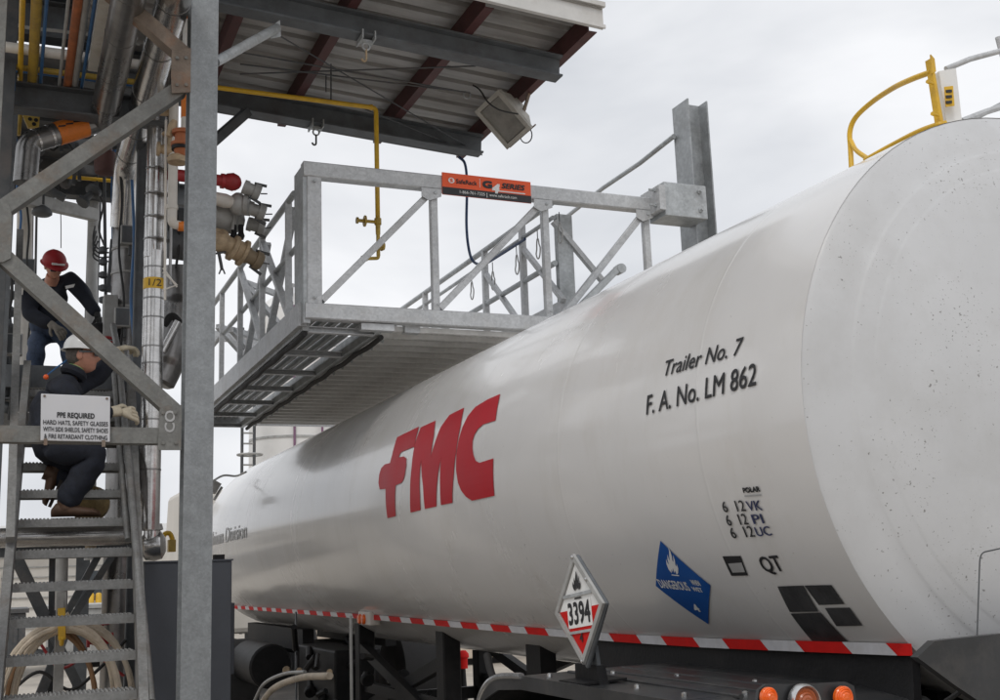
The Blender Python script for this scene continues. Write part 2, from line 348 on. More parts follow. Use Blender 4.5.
# wrapped print: map u (metres toward the rear) and v (metres up the curve)
def wrap(name, tris, matl, parent=None, off=.0035):
    """tris: (verts[(Y, theta)], faces) cut along theta so that flat print follows the shell"""
    vs, fs = tris; bm = bmesh.new(); bv = [bm.verts.new((q[0], q[1]*TR, q[2] if len(q) > 2 else 0)) for q in vs]
    for f in fs:
        try: bm.faces.new([bv[i] for i in f])
        except ValueError: pass
    ts = [v.co.y for v in bm.verts]; t = min(ts)+.04
    while t < max(ts):
        bmesh.ops.bisect_plane(bm, geom=bm.verts[:]+bm.edges[:]+bm.faces[:], plane_co=(0, t, 0), plane_no=(0, 1, 0)); t += .04
    bmesh.ops.triangulate(bm, faces=bm.faces)
    for v in bm.verts: v.co = cyl(v.co.x, v.co.y/TR, off+v.co.z*.0004)-origin(parent or trailer)
    bmesh.ops.recalc_face_normals(bm, faces=bm.faces)
    for f in bm.faces:
        c = f.calc_center_median()+origin(parent or trailer)-V(TX, 0, TZ)
        if f.normal.x*c.x+f.normal.z*c.z < 0: f.normal_flip()
    me = bpy.data.meshes.new(name); bm.to_mesh(me); bm.free(); me.materials.append(matl)
    o = bpy.data.objects.new(name, me); C.objects.link(o); o.parent = parent or trailer; return o
def tank_text(name, body, a, b, cap_px, matl, bold=.012, shear=0., parent=None):
    """baseline from pixel a to pixel b, cap top over a at cap_px"""
    ya, ta = on_tank(*a); yb, tb = on_tank(*b); yc, tc_ = on_tank(*cap_px)
    vs, fs, wd = text2d(body, bold, shear)
    out = []
    for x, v, q in vs:
        u = x/wd; out.append((ya+(yb-ya)*u, ta+(tb-ta)*u+(tc_-ta)*v, q))
    return wrap(name, (out, fs), matl, parent)
def poly_on_tank(name, pix, matl, off=.0035, parent=None):
    return wrap(name, ([on_tank(*p) for p in pix], [tuple(range(len(pix)))]), matl, parent, off)
Z1 = lambda zx, zy: (360+zx/4.669, 380+zy/4.667)
F_ = [(175,268),(278,218),(255,312),(196,336),(187,348),(183,362),(207,357),(218,368),(218,400),(212,440),(205,465),(196,480),(168,492),(169,635),(130,645),(121,508),(94,511),(88,480),(92,440),(101,412),(118,394),(142,388),(152,350)]
M_ = [(286,222),(355,190),(347,260),(333,356),(352,292),(378,222),(420,164),(488,130),(472,215),(452,330),(440,440),(434,573),(380,584),(376,500),(381,365),(368,430),(360,510),(359,590),(305,602),(297,500),(288,372),(281,440),(282,540),(285,607),(238,619),(236,520),(243,410),(258,300)]
C_ = [(657,66),(598,92),(540,127),(505,170),(480,222),(463,280),(453,340),(451,420),(460,480),(474,515),(497,545),(525,563),(630,540),(625,366),(560,387),(543,378),(533,355),(527,320),(528,285),(537,255),(552,230),(577,208),(635,190)]
for pl, nm in ((F_, 'F'), (M_, 'M'), (C_, 'C')): poly_on_tank('red_letter', [Z1(*p) for p in pl], redm)
tank_text('lettering', 'Trailer No. 7', (663,377), (743,354), (664.5,362), blk, .004, .2)
tank_text('lettering', 'F. A. No. LM 862', (647,415), (757,385), (647.5,396), blk, .005, .06)
ya, ta = on_tank(247, 538); yb, tb = on_tank(247, 522.5)
vs, fs, wd = text2d('Lithium Division', .006, 0)
L = 2.62
wrap('lettering', ([(ya+L*(1-x/wd), R_(182.9)+(tb-ta)*y, q) for x, y, q in vs], fs), gryp)
for row, (tx1, tx2, base) in enumerate([('6  12', 'VK', (725,512,764,510)), ('6  12', 'PI', (729,525.5,765.5,523)), ('6  12', 'UC', (733.5,538,773.5,535))]):
    x0, y0, x1, y1 = base; xm = x0+(x1-x0)*.57
    tank_text('lettering', tx1, (x0, y0), (xm, y0+(y1-y0)*.61), (x0-4.0, y0-10.5), blk, .003)
    xs = xm+(5 if tx2 == 'PI' else 2); tank_text('lettering', tx2, (xs, y0+(y1-y0)*.63), (x1, y1), (xs-3.5, y0-11), navyp, .007)
tank_text('lettering', 'QT', (765.5,572), (786,570.5), (762.5,556.5), blk, .01)
tank_text('lettering', 'POLAR', (744.5,493), (761.5,491.5), (743.5,487.5), blk, .03)
poly_on_tank('decal', [(745,495.3),(762,494),(762.3,495.4),(745.4,496.7)], gryp)
pl = poly_on_tank('data_plate', [(723,556),(741,555.5),(748.5,575),(732,575.5)], blk)
poly_on_tank('plate_panel', [(729,563),(742.5,562),(746,571.5),(733.5,572)], gryp, .005, pl)
# grip tape patches
for q in ([(778,586),(804,585),(819,611),(790.5,611.5)], [(805,585),(832,584.5),(845,603.5),(819.5,604.5)], [(825.5,607.5),(850,607),(863,625),(837,625.5)], [(791,613),(821,612),(851,643.5),(815,643)]):
    poly_on_tank('grip_patch', q, patchm)
# blue dangerous-when-wet placard
pq = [(661,540.5),(711,585),(709,623.8),(656.3,585.5)]
plq = poly_on_tank('placard', pq, bluem)
plq['label'] = 'blue diamond placard with a white flame'
def bil(u, v):
    (x0,y0),(x1,y1),(x2,y2),(x3,y3) = pq
    return (x0*(1-u)*(1-v)+x1*u*(1-v)+x2*u*v+x3*(1-u)*v, y0*(1-u)*(1-v)+y1*u*(1-v)+y2*u*v+y3*(1-u)*v)
FLAME = [(-.35,0),(-.7,.25),(-.82,.6),(-.72,1.0),(-.6,.72),(-.48,.62),(-.5,1.0),(-.34,1.4),(-.3,1.1),(-.2,.95),(-.12,1.35),(.02,1.7),(-.02,2.0),(.2,1.7),(.26,1.35),(.2,1.05),(.32,.95),(.42,1.25),(.5,1.5),(.58,1.15),(.5,.75),(.64,.66),(.74,.9),(.82,.55),(.68,.22),(.38,0),(.3,.3),(.12,.1),(0,.45),(-.12,.1),(-.25,.32)]
flame = [(671.5+x*7+(2-y)*3.0-2.5, 573.5-y*13.5+x*2.2) for x, y in FLAME]
poly_on_tank('flame_mark', flame, whitem, .005, plq)
poly_on_tank('flame_mark', [(672.5,573.8),(680,574.6),(680,575.6),(672.5,574.8)], whitem, .005, plq)
tank_text('lettering', 'DANGEROUS', (662.3,587.3), (692,590.5), (661.6,578.5), whitem, .012, 0, plq).name = 'lettering'
tank_text('lettering', 'WHEN', (693.5,584.5), (702,585.5), (693,579), whitem, .01, 0, plq)
tank_text('lettering', 'WET', (694.5,590.5), (704.5,592), (694,586), whitem, .01, 0, plq)
tank_text('lettering', '4', (697.5,612), (702,611), (695.5,604.5), whitem, .02, 0, plq)
# small clearance lamp on the strip
p = at(371, 619, X=2.69)
mb = MB(); mb.box(p.x-.06, p.x+.03, p.y-.16, p.y+.16, p.z-.045, p.z+.06); mk = mb.build('marker_lamp', whitep, trailer, bevel=.01)
for dy in (-.13, .05):
    mb = MB(); mb.lathe((p.x-.06, p.y+.06+dy*.6, p.z), (-1,0,0), [(0,.04),(.012,.04),(.022,.03),(.025,.005)], 14); mb.build('lens', amber, mk, True)
# walkway rail and safety hoop on the tank top
rail = MB()
P = lambda px, py, Y: at(px, py, Y=Y)
hoop = smoothline([P(931,72,3.0), P(912,79,3.12), P(893,88,3.3), P(872,102,3.5), P(856,117,3.62), P(850,131,3.66), P(850.5,148,3.66), P(851.5,168,3.64)], 6)
hp_ = MB(); hp_.tube(hoop, .011, 10); hp_.tube(smoothline([P(850.5,140,3.66), P(856,150,3.6), P(867,158,3.5), P(872,161,3.45)], 5), .010, 8)
hp_.tube(smoothline([P(865,160,3.45), P(890,146,3.3), P(917,132,3.12), P(936,125,3.0), P(946,123,2.98)], 5), .010, 8)
hp_.build('guard_hoop', yellow, trailer, True)
mb = MB(); a = P(929,60,3.0); b = P(939.5,124,3.0)
mb.bar(a, b+V(0,0,-.05), .013, .03, (0,1,0), .002); mb.bar(a+V(.009,0.006,-.05), b+V(.012,.006,-.05), .008, .03, (0,1,0))
mb.plate([a+V(-.008,-.016,-.06), a+V(.012,-.016,-.05), a+V(.012,-.016,.0), a+V(-.004,-.016,.015)], V(0,.006,0))
for py in (83, 115):
    q = P(931+(py-83)*.15, py, 2.985); mb.lathe(q+V(.01,0,0), (-1,-.2,0), [(0,.005),(.025,.005),(.026,.008),(.034,.008)], 6)
mb.build('guard_post', yellow, trailer)
mb = MB(); mb.plate([P(939,71,3.02), P(956,68,3.0), P(962,121,3.0), P(947,123,3.02)], V(.01,.05,0)); bx = mb.build('hinge_box', whitem, trailer)
mb = MB(); mb.plate([P(944,87,2.995), P(952.5,86,2.985), P(954,106,2.985), P(945.5,107,2.995)], V(0,-.003,0)); mb.build('warning_label', yellow, bx)
mb = MB()
for k in range(3): mb.plate([P(945.5,90+k*5.5,2.991), P(951.5,89.5+k*5.5,2.981), P(951.9,92.2+k*5.5,2.981), P(945.9,92.8+k*5.5,2.991)], V(0,-.002,0))
mb.build('label_print', blk, bx)
mb = MB(); mb.tube([P(946,69,3.02), P(970,59,3.0), P(1000,51,2.98), P(1040,40,2.95)], .011, 10); mb.tube([P(962,121,3.05), P(985,112,3.05), P(1030,98,3.05)], .012, 8)
mb.bar(P(965,123,3.1), P(1010,100,3.1), .05, .02); mb.tube([P(998,37,3.2), P(1003,56,3.2)], .012, 8); mb.build('walkway_rail', galvl, trailer, True)
# fittings on the far top
mb = MB(); mb.tube(smoothline([P(205,487,13.2), P(222,476,13.4), P(236,476,13.4), P(246,472,13.2)]), .012, 8)
mb.bar(P(211,492,13), P(217,482,13), .1, .1); mb.tube([P(214,500,13), P(222,487,13)], .015, 8); mb.build('top_fitting', greyp, trailer, True)
# chassis: rails, cross frames, landing gear, fender, wheels
SZ = EYE-.568   # tank bottom
mb = MB(); mb.box(2.52, 4.28, 2.8, 2.9, .7, 1.16); mb.build('rear_beam', black, trailer, bevel=.01)
mb = MB()
for x in (TX-.5, TX+.5): mb.bar((x, TY0+.1, SZ-.02), (x, 5.5, SZ-.02), .12, .3)
for y in (3.4, 4.6): mb.bar((TX-.56, y, SZ-.08), (TX+.56, y, SZ-.08), .1, .14)
mb.build('chassis_rail', black, trailer)
mb = MB()   # skirt under the strip near the rear and saddle
mb.plate([cyl(2.99, R_(229), -.02)+V(-.02,0,0), cyl(5.3, R_(231.5), -.02)+V(-.02,0,0), V(2.68, 5.3, .98), V(2.66, 2.99, .98)], V(.03,0,0))
mb.build('rear_skirt', black, trailer)
mb = MB()   # apron plate across the rear
a = [at(917.5,657.5,Y=2.68), at(935,641,Y=2.68), at(1000,634,Y=2.68), at(1120,628,Y=2.68), at(1250,650,Y=2.68)]
a += [at(1250,790,Y=2.68), at(1010,722,Y=2.68), at(956,686,Y=2.68)]
mb.plate(a, V(0,.03,0)); mb.build('rear_apron', fenderm, trailer)
mb = MB(); mb.tube(smoothline([P(945,702,2.8), P(966,688,2.8), P(984,675,2.8), P(1004,671,2.82), P(1030,680,2.85)]), .008, 8); mb.build('rear_cable', rubber, trailer, True)
FX = 1.98
mb = MB(); top = EYE-.425
fp = [(2.72, top-.34), (2.84, top-.12), (3.02, top-.03), (3.3, top), (4.5, top), (4.75, top-.02), (4.9, top-.07), (4.99, top-.16), (5.03, top-.3)]
for (ya_, za), (yb_, zb) in zip(fp, fp[1:]):
    mb.plate([(FX, ya_, za), (FX, yb_, zb), (2.75, yb_, zb+.015), (2.75, ya_, za+.015)], V(0,0,-.012))
    mb.plate([(FX-.004, ya_, za-.05), (FX-.004, yb_, zb-.05), (FX-.004, yb_, zb+.006), (FX-.004, ya_, za+.006)], V(.012,0,0))
for i in range(9): mb.bar((FX+.02, 3.3, top+.004), (2.7, 3.3, top+.018), .001, .001)
fen = mb.build('fender', fenderm, trailer)
mb = MB()
for i, (x, y) in enumerate([(2.06,4.4),(2.1,3.75),(2.08,3.4),(2.3,4.3),(2.42,4.0),(2.5,3.6),(2.25,3.3),(2.12,4.15)]): mb.lathe((x, y, top+.002), (0,0,1), [(0,.012),(.012,.011),(.016,.004)], 8)
mb.build('bolt', chrome, fen, True)
for k, x in enumerate((2.2, 2.33, 2.46, 2.59)):
    mb = MB(); mb.bar((x, 3.25, top+.006), (x, 4.5, top+.006), .02, .014, (0,0,1), .004); mb.build('fender_rib', fenderm, fen)
mb = MB(); mb.tube(smoothline([(FX, 5.04, top-.32), (FX, 5.0, top-.16), (FX, 4.9, top-.065), (FX, 4.75, top-.015), (FX, 4.5, top+.004)], 5), .014, 8); mb.build('fender_edging', chrome, fen, True)
for wy in (3.6, 4.85):
    for wx in (2.28, TX*2-2.28):
        mb = MB(); mb.lathe((wx-.25, wy, .51), (1,0,0), [(0,.3),(0,.42),(.03,.49),(.06,.51),(.2,.51),(.23,.49),(.25,.4),(.27,.4),(.29,.49),(.32,.51),(.46,.51),(.49,.49),(.5,.42),(.5,.3)], 36)
        wh = mb.build('wheel', rubber, trailer, True)
        mb = MB(); mb.lathe((wx-.27, wy, .51), (1,0,0), [(.06,.08),(.0,.1),(.04,.12),(.12,.2),(.14,.28),(.02,.29),(.02,.305),(.5,.305)], 24); mb.build('rim', cladd, wh, True)
    mb = MB(); mb.tube([(2.3, wy, .51), (4.5, wy, .51)], .07, 12); mb.build('axle', black, trailer, True)
mb = MB()   # mud flap and light bracket at the rear of the fender
lp = [at(757,704,Y=2.70), at(759,690,Y=2.70), at(766,684.5,Y=2.70), at(800,684.5,Y=2.70), at(846,682,Y=2.70), at(854,686,Y=2.70), at(857,704,Y=2.70), at(857,760,Y=2.70), at(757,760,Y=2.70)]
mb.plate(lp, V(0,.012,0)); lb = mb.build('light_bracket', fenderm, trailer)
for (px, py, r, mt) in ((767.5,697,.026,amber), (842,697.5,.031,amber), (803.5,702,.039,amberd)):
    c = at(px, py, Y=2.685); mb = MB()
    mb.lathe(c, (0,-1,0), [(0,r),(.010,r),(.013,r*.9),(.0125,r*.84),(.017,r*.78),(.0155,r*.7),(.02,r*.6),(.0185,r*.5),(.022,r*.36),(.0215,r*.25),(.023,.002)], 24); mb.build('lamp', mt, lb, True)
    if mt is amberd:
        mb = MB(); mb.lathe(c, (0,-1,0), [(-.005,r*1.0),(.015,r*1.02),(.02,r*1.12),(.012,r*1.25),(-.005,r*1.25)], 24); mb.build('lamp_ring', chrome, lb, True)
# UN placard on its stand
pc = at(580.5, 608.5, X=2.03); ca, sa = math.cos(R_(6.0)), math.sin(R_(6.0))
RT = V(0,-ca,sa); UPV = V(0,sa,ca); NX = V(-1,0,0)
S = (at(574,553,X=pc.x)-at(584.5,661,X=pc.x)).length/2
def pd(u, v, d=0): return pc+RT*(u*S)+UPV*(v*S)+NX*d
mb = MB(); K = 1.02; mb.plate([pd(0,K*1.0), pd(K,0), pd(0,-K*1.09), pd(-K,0)], V(.02,0,0)); ph = mb.build('placard_holder', darkg, trailer, bevel=.008)
mb = MB()
def rim(k0, k1, d):
    A = [pd(0,k0,d), pd(k0,0,d), pd(0,-k0,d), pd(-k0,0,d)]; B = [pd(0,k1,d), pd(k1,0,d), pd(0,-k1,d), pd(-k1,0,d)]
    for i in range(4): mb.plate([A[i], A[(i+1)%4], B[(i+1)%4], B[i]], NX*.012)
rim(1.02, .88, .001); mb.build('holder_rim', greyp, ph)
mb = MB(); mb.plate([pd(-.86,.0,.002), pd(0,.86,.002), pd(.86,.0,.002), pd(.8,-.06,.002), pd(-.8,-.06,.002)], NX*.002); mb.build('placard_white', whitem, ph)
mb = MB(); mb.plate([pd(-.86,.0,.0045), pd(-.5,.0,.0045), pd(-.5,-.33,.0045), pd(.5,-.33,.0045), pd(.5,.0,.0045), pd(.86,.0,.0045), pd(0,-.86,.0045)], NX*.001); mb.build('placard_red', refr, ph)
mb = MB(); mb.plate([pd(-.5,.16,.006), pd(.5,.16,.006), pd(.5,-.34,.006), pd(-.5,-.34,.006)], NX*.001); mb.build('number_panel', whitem, ph)
mb = MB(); mb.plate([pd(-.62,.29,.007), pd(.62,.29,.007), pd(.6,.23,.007), pd(-.6,.23,.007)], NX*.004); mb.plate([pd(-.5,-.4,.007), pd(.5,-.4,.007), pd(.5,-.45,.007), pd(-.5,-.45,.007)], NX*.004); mb.build('placard_bar', galv, ph)
mb = MB(); flat_text(mb, '3394', pd(-.46,-.28,.008), RT*(.92*S), UPV*(.41*S), .014)
flat_text(mb, '4', pd(-.07,-.62,.008), RT*(.14*S), UPV*(.17*S), .01)
fl = [(x*.21, .33+y*.19) for x, y in FLAME]
mb.add([pd(u, v, .008) for u, v in fl], [tuple(range(len(fl)))]); mb.add([pd(-.14,.21,.008), pd(.14,.21,.008), pd(.14,.18,.008), pd(-.14,.18,.008)], [(0,1,2,3)])
mb.build('placard_print', blk, ph)
mb = MB()
for u, v in ((.5,.5), (0,-.98), (0,.98)): mb.lathe(pd(u*.96, v*.98, .012), NX, [(0,.008),(.006,.008),(.009,.003)], 8)
mb.build('rivet', chrome, ph, True)
mb = MB(); b0 = at(586,690,X=pc.x+.03); mb.plate([pd(-.2,-.7,-.0215), pd(.22,-.7,-.0215), V(pc.x+.052, b0.y-.075, top), V(pc.x+.052, b0.y+.075, top)], V(.015,0,0)); mb.build('placard_stand', darkg, ph)
mb = MB(); mb.plate([V(pc.x+.03, b0.y-.09, top+.07), V(pc.x+.03, b0.y+.085, top+.07), V(pc.x+.03, b0.y+.085, top), V(pc.x+.03, b0.y-.115, top)], V(.04,0,0)); mb.plate([V(pc.x-.04,b0.y-.11,top+.002),V(pc.x+.15,b0.y-.11,top+.012),V(pc.x+.15,b0.y+.09,top+.012),V(pc.x-.04,b0.y+.09,top+.002)], V(0,0,.008)); mb.build('stand_foot', black, ph)
# landing gear and hanging gear under the belly
for x in (2.86, TX*2-2.86):
    mb = MB(); mb.bar((x, 9.8, .1), (x, 9.8, SZ+.25), .14, .14, (0,1,0), .01); mb.bar((x, 9.8, .02), (x, 9.8, .1), .3, .3, (0,1,0))
    mb.build('landing_leg', black, trailer)
    mb = MB(); mb.bar((x, 7.75, .5), (x, 7.75, SZ+.25), .13, .16, (0,1,0), .01); mb.bar((x, 7.75, .55), (x, 5.2, .62), .1, .14); mb.build('suspension_hanger', black, trailer)
    mb = MB(); mb.bar((x+.03, 9.8, .55), (x+.03, 7.75, SZ), .07, .09); mb.build('leg_brace', black, trailer)
    mb = MB(); mb.bar((x-.03, 9.8, SZ), (x-.03, 7.75, .58), .07, .08); mb.build('leg_brace', black, trailer)
    mb = MB(); mb.bar((x, 9.8, .72), (x, 7.75, .72), .06, .08); mb.build('leg_tie', black, trailer)
mb = MB(); mb.bar((2.86, 9.8, .6), (4.2, 9.8, .6), .06, .1); mb.build('leg_tie', black, trailer)
mb = MB(); mb.bar((2.9, 6.3, SZ+.2), (2.9, 6.3, .62), .1, .2, (0,1,0)); mb.build('suspension_hanger', black, trailer)
for px in (296, 351): q = at(px, 650, X=2.52); mb = MB(); mb.bar((2.52, q.y, .35), (2.52, q.y, SZ+.28), .012, .045, (0,1,0)); mb.build('guard_strap', darkg if px < 300 else greyp, trailer)
mb = MB(); mb.box(2.7, 3.05, 10.2, 11.6, .35, 1.0); mb.build('pump_box', black, trailer, bevel=.02)
mb = MB(); mb.lathe((2.5, 11.9, .78), (0,1,0), [(0,.02),(0,.2),(.02,.22),(1.1,.22),(1.12,.2),(1.12,.02)], 24); mb.build('air_tank', black, trailer, True)
mb = MB()
for k in range(26):
    x, y, z = random.uniform(2.4, 3.2), random.uniform(8.6, 11.4), random.uniform(.5, 1.0)
    L = random.uniform(.1, .5); d = V(random.uniform(-.3,.3), random.choice((-1,1))*random.uniform(.3,1), random.uniform(-.4,.4)).normalized()*L
    mb.tube([V(x,y,z), V(x,y,z)+d], random.uniform(.012,.035), 8)
    if k % 3 == 0: mb.lathe(V(x,y,z), d, [(0,.05),(.03,.06),(.06,.05)], 10)
mb.build('belly_piping', black, trailer, True)['kind'] = 'stuff'
mb = MB()
for (px, py, r) in ((287,671,.03),(300,672,.025),(330,673,.02)): mb.lathe(at(px,py,X=2.45), (-.3,-1,.2), [(0,r),(.05,r*1.3),(.1,r)], 10)
mb.build('hose_fitting', tan, trailer, True)['kind'] = 'stuff'
mb = MB(); mb.tube(smoothline([at(487,655,X=2.6), at(492,675,X=2.58), at(502,695,X=2.55), at(510,715,X=2.5)]), .022, 10); mb.build('air_hose', rubber, trailer, True)
# front: king-pin plate and tractor-side legs so that the tank does not float
mb = MB(); mb.bar((TX-.45, 12.2, SZ-.05), (TX-.45, 15.2, SZ-.05), .12, .22); mb.bar((TX+.45, 12.2, SZ-.05), (TX+.45, 15.2, SZ-.05), .12, .22); mb.box(TX-.5, TX+.5, 13.2, 14.6, SZ-.28, SZ-.165); mb.build('kingpin_plate', black, trailer)
tr = thing('road_tractor', 'dark road tractor mostly hidden beyond the far end of the white tank', 'truck', (TX, 16, 0))
mb = MB(); mb.bar((TX-.4, 12.6, .72), (TX-.4, 20, .72), .1, .24); mb.bar((TX+.4, 12.6, .72), (TX+.4, 20, .72), .1, .24); mb.build('frame', black, tr)
mb = MB(); mb.plate([(TX-1.15,17,.9),(TX-1.15,20,.9),(TX-1.15,20,2.1),(TX-1.15,18.6,2.2),(TX-1.15,18.3,2.95),(TX-1.15,17,2.95)], V(2.3,0,0)); mb.build('cab', beige2, tr, bevel=.08)
for wy in (13.4, 14.7, 19.2):
    for wx in (2.35, 4.45):
        mb = MB(); mb.lathe((wx-.25, wy, .5), (1,0,0), [(0,.25),(0,.42),(.05,.5),(.45,.5),(.5,.42),(.5,.25)], 28); wh = mb.build('wheel', rubber, tr, True)
        mb = MB(); mb.lathe((wx-.26, wy, .5), (1,0,0), [(0,.1),(.1,.2),(.02,.27),(.5,.27)], 20); mb.build('rim', cladd, wh, True)

# ------------------------------------------------------------------ loading cage over the tank
CY = 7.9
cage = thing('loading_cage', 'galvanized loading cage with truss rails and grating deck over the tank', 'platform', (1.9, CY, 0))
ZB0, ZB1, ZT0, ZT1 = EYE+1.835, EYE+1.953, EYE+2.905, EYE+3.02
XL, XR = 1.90, 4.05
def part(name, matl, parent, fn, smooth=False, bevel=0):
    mb = MB(); fn(mb); return mb.build(name, matl, parent, smooth, None, bevel)
part('top_beam', galvl, cage, lambda b: b.bar((XL-.01, CY+.05, (ZT0+ZT1)/2), (4.87, CY+.05, (ZT0+ZT1)/2), .1, ZT1-ZT0, c=.008))
part('bottom_beam', galvl, cage, lambda b: b.bar((XL, CY+.05, (ZB0+ZB1)/2), (4.5, CY+.05, (ZB0+ZB1)/2), .1, ZB1-ZB0, c=.008))
part('corner_post', galvl, cage, lambda b: b.bar((XL+.07, CY+.06, ZB1), (XL+.07, CY+.06, ZT0), .11, .1, (0,1,0), .006))
part('side_plate', galv, cage, lambda b: b.chan((XL-.012, CY+.16, ZB0-.03), (XL-.012, CY+.16, ZT1-.02), .05, .28, .008, (0,1,0), -1))
def fx(px): return at(px, 250, Y=CY).x
PX = [fx(436.5), fx(548.5), fx(650)]
for x in PX:
    part('post', galvl, cage, lambda b: b.bar((x, CY+.05, ZB1), (x, CY+.05, ZT0), .055, .055, (0,1,0), .004))
dg = [((XL+.13, ZB1+.03), (PX[0]-.04, ZT0-.04)), ((PX[0]+.03, ZB1+.02), (PX[1]-.04, ZT0-.03)), ((PX[1]+.12, ZB1+.02), (PX[2]-.03, ZT0-.03))]
for (xa, za), (xb, zb) in dg:
    part('diagonal', galvl, cage, lambda b: b.bar((xa, CY+.05, za), (xb, CY+.05, zb), .05, .06, (0,1,0), .004))
for x in PX:
    part('gusset', galvl, cage, lambda b: b.plate([(x-.11, CY-.004, ZT0-.001), (x+.05, CY-.004, ZT0-.001), (x+.05, CY-.004, ZT0-.06), (x-.05, CY-.004, ZT0-.1), (x-.11, CY-.004, ZT0-.07)], (0,.006,0)))
mb = MB()
for x in PX+[XL+.07]:
    for z in (ZT0-.035, ZB1+.04): mb.lathe((x, CY-.004, z), (0,-1,0), [(0,.013),(.01,.013),(.012,.006)], 6)
mb.build('bolt', galv, cage)
# left side truss (runs away along Y)
SY0, SY1 = 8.45, 13.45; ZR = EYE+2.88
part('side_chord', galvl, cage, lambda b: b.bar((XL, CY+.1, ZB0+.05), (XL, SY1, ZB0+.05), .06, .17))
part('side_rail', galv, cage, lambda b: b.tube([(XL, SY0-.2, ZR), (XL, SY1, ZR)], .026, 10), True)
part('side_rail', galv, cage, lambda b: b.tube([(XL+.02, SY0-.2, ZR-.42), (XL+.02, SY1, ZR-.42)], .022, 10), True)
ps = [SY0+i*(SY1-SY0)/5 for i in range(6)]
for i, y in enumerate(ps):
    part('side_post', galvl, cage, lambda b: b.bar((XL, y, ZB0+.13), (XL, y, ZR), .045, .045, (0,1,0)))
for y0, y1 in zip(ps, ps[1:3]):
    part('side_brace', galvl, cage, lambda b: b.bar((XL+.005, y0, ZB0+.14), (XL+.005, y1, ZR-.05), .04, .05, (1,0,0)))
    part('side_brace', galvl, cage, lambda b: b.bar((XL+.05, y1, ZB0+.14), (XL+.05, y0, ZR-.05), .04, .05, (1,0,0)))
# second plane of the folding section, inboard
XI = 2.47
for i, y in enumerate((10.7, 11.6, 12.5)):
    part('inner_post', galvl, cage, lambda b: b.bar((XI, y+.2, ZB0+.1), (XI, y+.2, ZR-.05), .05, .05, (0,1,0)))
part('inner_rail', galvl, cage, lambda b: b.tube([(XI, 10.8, ZR-.05), (XI, SY1, ZR-.05)], .022, 10), True)
part('inner_rail', galvl, cage, lambda b: b.tube([(XI, 10.8, ZR-.5), (XI, SY1, ZR-.5)], .02, 10), True)
for y, dz in ((10.3, .18), (10.9, .5), (11.7, .3)):
    part('cross_tie', galvl, cage, lambda b: b.bar((XL, y, ZR-dz), (XI, y+.55, ZR-dz), .045, .05))
    part('cross_tie', galvl, cage, lambda b: b.bar((XL, y, ZR-dz), (XI, y+.55, ZR-dz-.4), .045, .05))
part('end_beam', galvl, cage, lambda b: b.bar((.6, SY1, ZR-.03), (4.4, SY1, ZR-.03), .06, .12))
part('end_beam', galvl, cage, lambda b: b.bar((XL, SY1, ZB0+.05), (4.4, SY1, ZB0+.05), .06, .17))
# underside of the folding section
def under(b):
    b.bar((XL+.03, CY+.12, ZB0-.035), (XL+.03, SY1, ZB0-.035), .05, .06); b.bar((XI, CY+.12, ZB0-.035), (XI, SY1, ZB0-.035), .05, .06)
part('under_frame', galv, cage, under)
ny = 7
for i in range(ny):
    y = CY+.18+i*(SY1-CY-.25)/(ny-1)
    part('rung', galvl, cage, lambda b: b.chan((XL+.05, y, ZB0-.05), (XI-.02, y, ZB0-.05), .05, .045, .006))
for i in range(5):
    x = XL+.075+i*.094
    part('deck_plate', galv, cage, lambda b: (b.box(x, x+.085, CY+.1, SY1, ZB0+.06, ZB0+.066), b.box(x, x+.006, CY+.1, SY1, ZB0+.02, ZB0+.06)))
def rub(x):
    pts = [V(x, CY+.13+i*.35, ZB0-.085-.012*(i % 2)) for i in range(16)]
    b = MB()
    b.tube(smoothline(pts, 3), .02, 8); b.build('rubber_bumper', rubber, cage, True)
rub(XL+.025); rub(XI+.03)
# grip-strut planks of the deck
y = CY+.13; first = None; k = 0
while y < SY1-.2:
    if first is None:
        b = MB(); x0, x1 = XI+.06, 4.4
        b.box(x0, x1, y, y+.232, ZB0-.0, ZB0+.006)
        b.box(x0, x1, y, y+.005, ZB0-.034, ZB0-.0005); b.box(x0, x1, y+.227, y+.232, ZB0-.034, ZB0-.0005); b.box(x0, x1, y+.006, y+.03, ZB0-.034, ZB0-.030)
        nb = 40
        for i in range(nb):
            xx = x0+(i+.5)*(x1-x0)/nb
            for yy in (y+.05, y+.135):
                b.box(xx-.016, xx+.016, yy, yy+.05, ZB0-.010, ZB0-.0005)
        first = b.build('deck_plank', plankm, cage)
    else:
        o = first.copy(); C.objects.link(o); o.location = (0, k*.24, 0)
    y += .24; k += 1
b = MB()
for i in range(18):
    yy = CY+.4+i*.29; b.lathe((XI+.12, yy, ZB0-.05), (.3,0,-1), [(0,.014),(.012,.014),(.013,.007),(.022,.007)], 6)
b.build('hanging_bolt', galv, cage)
part('deck_support', galv, cage, lambda b: (b.bar((XI+.05, CY+.13, ZB0+.05), (XI+.05, SY1, ZB0+.05), .05, .08), b.bar((4.35, CY+.13, ZB0+.05), (4.35, SY1, ZB0+.05), .05, .08)))
part('front_bracket', galvl, cage, lambda b: (b.bar((XI-.15, CY+.07, ZB0-.03), (XI+.1, CY+.07, ZB0-.03), .08, .05), b.bar((XI+.2, CY+.12, ZB0-.02), (XI+.32, CY+.12, ZB0-.02), .08, .06)))
